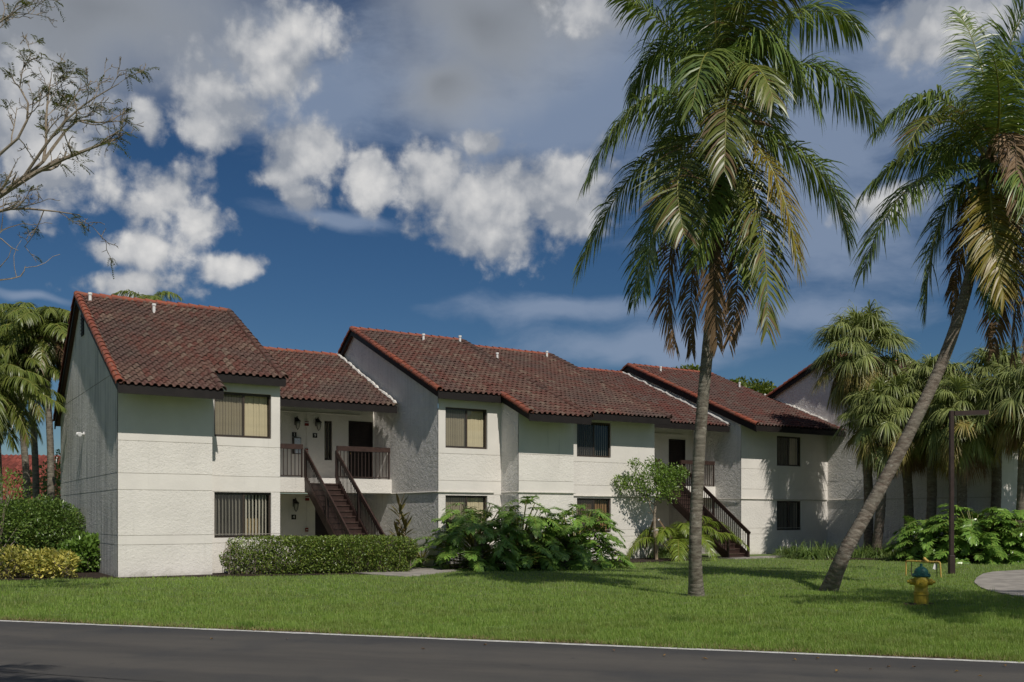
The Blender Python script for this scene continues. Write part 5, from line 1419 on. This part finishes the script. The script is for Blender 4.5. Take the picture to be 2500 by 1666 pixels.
# ------------------------------------------------------------------ strap-leaved border clumps
def clump(label, c, r, h, n=420):
    t = thing('border_grass', label, 'plant', (c[0], c[1], 0), 0, 'clumps of strap-leaved border grass')
    an = rng.uniform(0, 6.28, n); rr = r * .45 * np.sqrt(rng.random(n)); e = rng.uniform(.45, 1.45, n)
    b = np.stack([c[0] + np.cos(an) * rr, c[1] + np.sin(an) * rr, np.zeros(n)], 1)
    a2 = an + rng.normal(0, .5, n); d = np.stack([np.cos(a2) * np.cos(e), np.sin(a2) * np.cos(e), np.sin(e)], 1)
    wv = nrm(np.stack([-np.sin(a2), np.cos(a2), 0 * an], 1))
    v, f = strips(b, d, wv, h * rng.uniform(.9, 1.6, n), .026, rng.uniform(.5, 1.2, n), prof=(.7, 1, .9, .6, .08))
    npobj('leaves', v, f, [L_lir], t); return t
cl = [(1950, 1366, .62, .72, 'sunlit border grass clump nearest the foot of the stairs'), (1985, 1369, .55, .62, 'border grass clump second from the stairs'), (2020, 1366, .55, .68, 'dark border grass clump just left of the leaning trunk'), (2058, 1364, .5, .6, 'border grass clump in the gap behind the leaning trunk'),
      (2110, 1366, .55, .62, 'border grass clump right of the leaning trunk'), (2150, 1367, .5, .6, 'border grass clump at the foot of the left fan palm trunk'), (2190, 1367, .55, .62, 'border grass clump between two fan palm trunks'), (2228, 1366, .5, .55, 'last border grass clump before the pale-footed fan palm'),
      (1545, 1362, .45, .5, 'small border grass clump left of the tree stakes'), (1585, 1366, .45, .5, 'border grass clump around the pale post'), (1630, 1364, .5, .55, 'border grass clump under the right stake'), (1662, 1362, .5, .55, 'border grass clump beside the tall palm trunk'), (1915, 1362, .35, .4, 'smallest border grass clump by the path')]
for (px, py, r_, h_, lb) in cl: clump(lb, G(px, py - 3) + np.array([0, .4, 0]), r_, h_)

# ------------------------------------------------------------------ trees beyond the roofs
def far_tree(label, px, py, D, R_, seed, n=3000, m=L_far):
    c = P(px, py, D); t = thing('broadleaf_tree', label, 'tree', (c[0], c[1], 0), 0, 'trees beyond the roofs')
    mb = MB(); hh = c[2]
    mb.tube([(0, 0, 0), (.1, 0, hh * .5), (0, 0, hh)], [.25, .2, .08], 8)
    for i in range(6):
        a = i * 1.05; mb.tube([(0, 0, hh * .55), (math.cos(a) * R_ * .4, math.sin(a) * R_ * .4, hh * .8), (math.cos(a) * R_ * .8, math.sin(a) * R_ * .8, hh * .95)], [.12, .08, .03], 6)
    mb.build('trunk', M_limb, t)
    P_, D_ = [], []
    for i in range(12):
        a = rnd.uniform(0, 6.28); q = rnd.uniform(0, .75) * R_
        p, d = shell_points(n // 12, c + np.array([math.cos(a) * q, math.sin(a) * q, rnd.uniform(-.4, .25) * R_]), R_ * rnd.uniform(.3, .5), R_ * .4, R_ * rnd.uniform(.22, .36), 4, 1, depth=.6); P_.append(p); D_.append(d)
    leafy('crown', t, np.concatenate(P_), np.concatenate(D_), .30, .16, m)
far_tree('round sunlit tree crown rising between the third roof and the right gable', 1850, 965, 78, 2.7, 1)
far_tree('light green tree top peeping over the end of the third ridge', 1795, 955, 74, 1.5, 2, 1600)
far_tree('small green tree top over the third ridge left of the palm trunk', 1690, 920, 74, 1.5, 3, 1500)

# ------------------------------------------------------------------ thin-leaved tree reaching in from the left
DB = 17.0
bx = P(-330, 1420, DB)
bt = thing('feathery_tree', 'nearly bare spreading tree whose branches reach in from the upper left', 'tree', (bx[0], DB, 0))
lo = np.array(bt.location)
limbs = MB(); tips = []
def grow(pts, r0, r1, lvl):
    pts = np.array(pts); n = len(pts)
    limbs.tube([p - lo for p in pts], np.linspace(r0, r1, n), 6 if lvl < 2 else 4)
    if lvl >= 4: tips.append((pts[-1], pts[-1] - pts[-2])); return
    m = {0: 9, 1: 9, 2: 6, 3: 3}[lvl]
    L = min(np.linalg.norm(pts[-1] - pts[0]), 2.0)
    for k in range(m):
        s_ = .25 + .75 * (k + rnd.random()) / m; i = min(int(s_ * (n - 1)), n - 2)
        p = pts[i] + (pts[i + 1] - pts[i]) * (s_ * (n - 1) - i); d = nrm(pts[i + 1] - pts[i])
        nd = nrm(d * .75 + rng.normal(0, .55, 3) * (1, .8, 1) + np.array([.12, 0, .18]))
        ln_ = L * rnd.uniform(.22, .42); q = [p]
        for j in range(4):
            nd = nrm(nd + rng.normal(0, .2, 3) + np.array([0, 0, .05])); q.append(q[-1] + nd * ln_ / 4)
        rr = max((r0 + (r1 - r0) * s_) * .6, .006)
        grow(q, rr, max(rr * .45, .004), lvl + 1)
    tips.append((pts[-1], pts[-1] - pts[-2]))
def pl(*a, d=0): return spline([P(x, y, DB + d + e) for x, y, e in a], 9)
limbs.tube([np.array([0, 0, -.1]), P(-320, 1000, DB) - lo, P(-300, 700, DB) - lo], [.3, .24, .2], 10)
grow(pl((-300, 700, 0), (-120, 560, 0), (0, 478, 0), (90, 420, 0), (180, 378, -.2), (270, 345, -.3), (300, 330, -.3)), .075, .009, 1)
grow(pl((-300, 700, 0), (-150, 580, .4), (-20, 520, .4), (70, 510, .3), (195, 525, .2)), .055, .008, 1)
grow(pl((30, 450, 0), (105, 395, 0), (112, 300, .1), (118, 230, .2), (125, 190, .2)), .032, .007, 1)
grow(pl((-100, 550, 0), (-20, 400, .3), (50, 330, .3), (70, 260, .3), (45, 200, .3), (78, 130, .3)), .034, .006, 1)
grow(pl((60, 430, 0), (130, 330, -.3), (200, 260, -.4), (290, 205, -.5)), .028, .006, 1)
grow(pl((105, 395, 0), (180, 300, .2), (240, 300, .3), (300, 295, .3)), .035, .007, 2)
grow(pl((-200, 620, 0), (-90, 330, .6), (-30, 100, .6), (20, 40, .6), (75, 5, .6)), .034, .006, 1)
grow(pl((-80, 560, 0), (-20, 580, -.3), (10, 560, -.3), (60, 545, -.3)), .03, .006, 3)
grow(pl((-150, 620, 0), (-60, 690, -.4), (0, 684, -.5), (50, 675, -.5), (62, 650, -.5)), .025, .006, 3)
limbs.build('trunk', M_limb, bt)
n_ = len(tips); sel = rng.random(n_) < .10
PP = []; DD = []
for (p, d), k in zip(tips, sel):
    if not k: continue
    for j in range(rnd.randint(1, 4)):
        dd_ = nrm(nrm(d) + rng.normal(0, .6, 3)); L_ = rnd.uniform(.12, .3); m_ = 12
        t_ = np.linspace(.1, 1, m_)[:, None]; S_ = nrm(np.cross(dd_, (0, 0, 1)))
        for sd in (-1, 1): PP.append(p + dd_ * L_ * t_ - np.array([0, 0, 1]) * L_ * .35 * t_ ** 2); DD.append(np.repeat([dd_ * .4 + S_ * sd - np.array([0, 0, .25])], m_, 0) + rng.normal(0, .15, (m_, 3)))
PP, DD = np.concatenate(PP), np.concatenate(DD)
v, f = leafcloud(PP, DD, np.tile((0, 0, 1.0), (len(PP), 1)), .06, .018); npobj('foliage', v, f, [L_fine], bt)

# ------------------------------------------------------------------ hydrant, backflow pipe, lamp post
hy = G(2249, 1478)
t = thing('fire_hydrant', 'yellow fire hydrant with a teal bonnet standing in the lawn', 'hydrant', (hy[0], hy[1], 0), -.33)
M_yel = mat('hydrant_yellow', (.47, .34, .03), .5, .15, 6, .15, 60, .004, spec=.4)
M_teal = mat('hydrant_teal', (.02, .105, .085), .5, .15, 6, spec=.4)
mb = MB(); prof = [(.155, 0), (.155, .03), (.128, .035)]
prof = [(.135, -.05), (.135, .02), (.126, .03), (.124, .20), (.142, .205), (.142, .225), (.132, .235), (.138, .25), (.124, .262), (.118, .34), (.128, .42), (.128, .53), (.120, .545)]
mb.lathe(prof, n=28); mb.build('barrel', M_yel, t, smooth=False, bevel=0)
mb = MB(); mb.lathe([(.12, .545), (.165, .548), (.17, .565), (.165, .585), (.145, .595), (.135, .60), (.125, .655), (.095, .70), (.055, .725), (.05, .735), (.028, .737), (.026, .79), (.012, .792)], n=28); mb.build('bonnet', M_teal, t, smooth=False)
for i in range(8):
    a = i * .785 + .2; MB().lathe([(.012, -.012), (.012, .06)], (math.cos(a) * .153, math.sin(a) * .153, .545), 6).build('flange_bolt', M_teal, t)
for (ax, r_, L_, nm) in (((-1, 0, 0), .062, .1, 'side_cap'), ((1, 0, 0), .062, .1, 'side_cap'), ((0, -1, 0), .1, .075, 'pumper_cap')):
    a = np.array(ax, float); c0 = np.array([0, 0, .445]) + a * .105
    mb = MB(); mb.lathe([(r_ * 1.12, 0), (r_ * 1.12, .03), (r_ * .92, .032), (r_, .04), (r_, .04 + L_ * .45), (r_ * .7, .04 + L_ * .62), (.03, .04 + L_ * .64), (.026, .04 + L_ * 1.05), (.008, .04 + L_ * 1.06)], c0, 20, axis=ax); mb.build(nm, M_yel, t)
for i in range(16):
    a = i / 16 * 6.283; MB().bar((math.cos(a) * .125, math.sin(a) * .125, .03), (math.cos(a) * .124, math.sin(a) * .124, .195), .014, .01, up=(math.cos(a), math.sin(a), 0)).build('barrel_rib', M_yel, t)
mb = MB()
for i in range(26):
    a = rnd.uniform(0, 6.28); r_ = rnd.uniform(.1, .3); c = (math.cos(a) * r_, math.sin(a) * r_ * .8, .0); s_ = rnd.uniform(.03, .075)
    mb.lathe([(s_ * .9, -.02), (s_, .012), (s_ * .6, s_ * .55), (.004, s_ * .65)], c, 6)
o = mb.build('soil_clods', M_soil); o.location = (hy[0], hy[1], 0); o['kind'] = 'stuff'

bp = G(2212, 1406); bq = G(2298, 1411)
t = thing('backflow_pipe', 'yellow bent water pipe with a white tag behind the hydrant', 'pipe', (bp[0], bp[1], 0))
M_py = mat('pipe_yellow', (.50, .34, .09), .5, .2, 8)
dx = bq - bp; hgt = .42; r_ = .022
def bq_(s, z): return dx * s + np.array([0, 0, z])
MB().tube([bq_(0, -.05), bq_(0, hgt - .04), bq_(.012, hgt - .01), bq_(.04, hgt), bq_(.46, hgt + .01)], r_, 8).build('riser_pipe', M_py, t)
MB().tube([bq_(1, -.05), bq_(.97, hgt - .03), bq_(.955, hgt), bq_(.92, hgt + .015), bq_(.64, hgt)], r_, 8).build('riser_pipe', M_py, t)
MB().tube([bq_(.46, hgt + .01), bq_(.64, hgt)], .028, 8).build('valve_body', M_py, t)
MB().tube([bq_(.64, hgt + .0), bq_(.57, hgt + .05), bq_(.52, hgt + .105)], .04, 8).build('check_valve', M_py, t)
for s_ in (.155, .88):
    MB().tube([bq_(s_, -.05), bq_(s_, hgt)], .012, 6).build('support_pipe', M_black if s_ > .5 else M_rail, t)
    MB().bar(bq_(s_ - .03, hgt + .05), bq_(s_ + .06, hgt + .055), .02, .012).build('valve_handle', M_red, t)
    MB().tube([bq_(s_, hgt), bq_(s_, hgt + .06)], .012, 6).build('valve_stem', M_py, t)
for s_ in (.3, .42, .70, .78): MB().lathe([(r_ * 1.25, -.018), (r_ * 1.25, .018)], bq_(s_, hgt + .005), 8, axis=dx).build('coupling', M_py, t)
tg = MB(); c = bq_(.81, hgt - .12); tg.bar(c + (-.02, -.03, -.075), c + (.03, -.03, .075), .085, .004, up=(0, 1, .0)); tg.build('tag', M_white, t)

lp = G(2323, 1402)
t = thing('lamp_post', 'square brown lamp post with a flat arm pointing right, on the lawn edge', 'lamp post', (lp[0], lp[1], 0))
M_lamp = mat('lamp_brown_paint', (.038, .024, .02), .5, .25, 3)
hp = 1.7 + (1260 - 1003) / F * lp[1]
MB().box(-.058, -.058, 0, .058, .058, hp).build('post', M_lamp, t, bevel=.01)
MB().box(-.078, -.078, 0, .078, .078, .55).build('base_cover', M_lamp, t, bevel=.01)
MB().bar((.06, 0, hp - .08), (1.06, 0, hp - .05), .16, .13).build('arm', M_lamp, t)
MB().bar((.14, 0, hp - .148), (1.0, 0, hp - .122), .12, .012).build('lamp_lens', mat('lamp_lens', (.5, .48, .42), .3), t)

# fallen leaves on the road and lawn edge
P_ = []; 
for (px, py) in ((2121, 1634), (2165, 1628), (2236, 1629), (1945, 1612), (1990, 1608), (2330, 1640), (2400, 1652), (1500, 1590), (1180, 1575), (700, 1560), (520, 1560), (300, 1535), (1730, 1610), (1620, 1602), (2456, 1627), (2040, 1640), (620, 1540), (1040, 1585)):
    P_.append(G(px, py, .015))
P_ = np.array(P_); n = len(P_); a = rng.uniform(0, 6.28, n)
v, f = leafcloud(P_, np.stack([np.cos(a), np.sin(a), .15 + 0 * a], 1), np.tile((0, 0, 1.), (n, 1)), rng.uniform(.04, .09, n), rng.uniform(.02, .045, n), .4)
o = npobj('leaf_litter', v, f, [leafmat('fallen_leaf', (.35, .20, .04), (.16, .09, .05), .6, .1, .3)]); o['kind'] = 'stuff'

# ------------------------------------------------------------------ lawn grass
def inpoly(x, y, poly):
    ins = np.zeros(len(x), bool); n = len(poly)
    for i in range(n):
        x0, y0 = poly[i][0], poly[i][1]; x1, y1 = poly[(i + 1) % n][0], poly[(i + 1) % n][1]
        c = ((y0 > y) != (y1 > y)) & (x < (x1 - x0) * (y - y0) / (y1 - y0 + 1e-12) + x0); ins ^= c
    return ins
def lawn_points(n):
    px = rng.uniform(-120, 2620, n); D = 1 / np.sqrt(rng.uniform(1 / 47.0 ** 2, 1 / 10.8 ** 2, n))    # nearer ground shows larger: more blades there
    X = (px - CX) / F * D; Y = D
    b = (X - ROAD0[0]) * RN[0] + (Y - ROAD0[1]) * RN[1]
    bare = sum(np.sin(X * a_ + Y * b_ + c_) for a_, b_, c_ in ((1.3, 2.2, 0), (-2.1, 1.7, 2), (3.4, -2.9, 1))) / 3
    k = b > .13 + .09 * np.sin(X * 2.3) * np.sin(X * .7 + 1) + rng.normal(0, .05, n)
    k &= rng.random(n) > np.where(bare > .72, .55, 0)
    u, v = to_uv(X, Y)
    vf = np.interp(u, [-.03, -.02, 2.57, 2.58, 4.8, 4.81, 10.06, 10.07, 12.5, 12.51, 14.8, 14.81, 20.75, 20.8, 31.8, 31.86], [99, 0, 0, .7, .7, -.3, -.3, .2, .2, -.9, -.9, 1.8, 1.8, -.2, -.2, -6.1])
    k &= ~((u > -.05) & (v > vf - .05))
    for pl_ in (pad, walk, walk2, bed1, bed2, bed3, bed4): k &= ~inpoly(X, Y, pl_)
    for (c, r_) in ((hy, .26), (G(1700, 1455), .42), (G(2022, 1443), .34)):
        k &= (X - c[0]) ** 2 + (Y - c[1]) ** 2 > r_ ** 2 * rng.uniform(.6, 1.2, n)
    return X[k], Y[k]
def grassmat():
    m = bpy.data.materials.new('lawn_blade'); m.use_nodes = True; k = N(m.node_tree); b = k.n['Principled BSDF']
    g = k.new('ShaderNodeNewGeometry'); p = g.outputs['Position']
    c = k.mix(g.outputs['Random Per Island'], (0.175, 0.285, 0.052), (0.335, 0.455, 0.10))
    c = k.mix(k.ramp(k.noise(p, 0.55, 5, 0.6), 0.40, 0.66, 0, .65), c, (0.22, 0.275, 0.070))
    c = k.mix(k.ramp(k.noise(p, 0.9, 5, 0.65), 0.56, 0.72, 0, .8), c, (0.09, 0.175, 0.032))
    r2 = k.math('FRACT', k.math('MULTIPLY', g.outputs['Random Per Island'], 13.7))
    c = k.mix(k.ramp(r2, .93, .97, 0, .8), c, (0.34, 0.28, 0.13))
    k.put(b.inputs['Base Color'], c); b.inputs['Roughness'].default_value = .5; b.inputs['Specular IOR Level'].default_value = .35
    t_ = k.new('ShaderNodeBsdfTranslucent'); k.put(t_.inputs[0], k.mix(1.0, c, (1.3, 1.35, .7), 'MULTIPLY'))
    mx = k.new('ShaderNodeMixShader'); mx.inputs[0].default_value = .42; k.put(mx.inputs[1], b.outputs[0]); k.put(mx.inputs[2], t_.outputs[0])
    k.put(k.n['Material Output'].inputs[0], mx.outputs[0]); return m
X, Y = lawn_points(760000); n = len(X)
an = rng.uniform(0, 6.283, n); tuft = sum(np.sin(X * a_ + Y * b_ + c_) for a_, b_, c_ in ((3.1, 4.7, 0), (-5.3, 6.1, 1), (9.2, 3.3, 2), (2.2, -8.8, 4))) / 4
ln_ = rng.uniform(.03, .08, n) * (1 + .75 * tuft) * np.where(rng.random(n) < .05, 1.7, 1.0); tilt = rng.uniform(.1, .75, n)
w_ = .0045 * np.clip(Y / 15, .9, 2.2)
b = np.stack([X, Y, np.full(n, -.005)], 1); sx = np.stack([-np.sin(an), np.cos(an), 0 * an], 1) * w_[:, None]
tp = b + np.stack([np.cos(an) * np.sin(tilt), np.sin(an) * np.sin(tilt), np.cos(tilt)], 1) * ln_[:, None]
Vg = np.stack([b - sx, b + sx, tp], 1).reshape(-1, 3)
o = npobj('grass', Vg, np.arange(3 * n).reshape(-1, 3), [grassmat()]); o['kind'] = 'stuff'; o['label'] = 'mown green lawn between road and houses'

# dry thatch along the road edge and in thin spots
n = 16000; a = rng.uniform(-8, 22, n); bb = np.abs(rng.normal(.10, .16, n)) + .08
pp = ROAD0[None, :] + RD[None, :] * a[:, None] + RN[None, :] * bb[:, None]; an = rng.uniform(0, 6.283, n); tl = rng.uniform(.7, 1.45, n); l2 = rng.uniform(.03, .09, n)
b = np.stack([pp[:, 0], pp[:, 1], np.full(n, .004)], 1); sx = np.stack([-np.sin(an), np.cos(an), 0 * an], 1) * .004
tp = b + np.stack([np.cos(an) * np.sin(tl), np.sin(an) * np.sin(tl), np.cos(tl) + .05], 1) * l2[:, None]
o = npobj('dry_grass', np.stack([b - sx, b + sx, tp], 1).reshape(-1, 3), np.arange(3 * n).reshape(-1, 3), [leafmat('dry_blade', (.20, .145, .075), (.30, .24, .12), .8, .1, .2)]); o['kind'] = 'stuff'
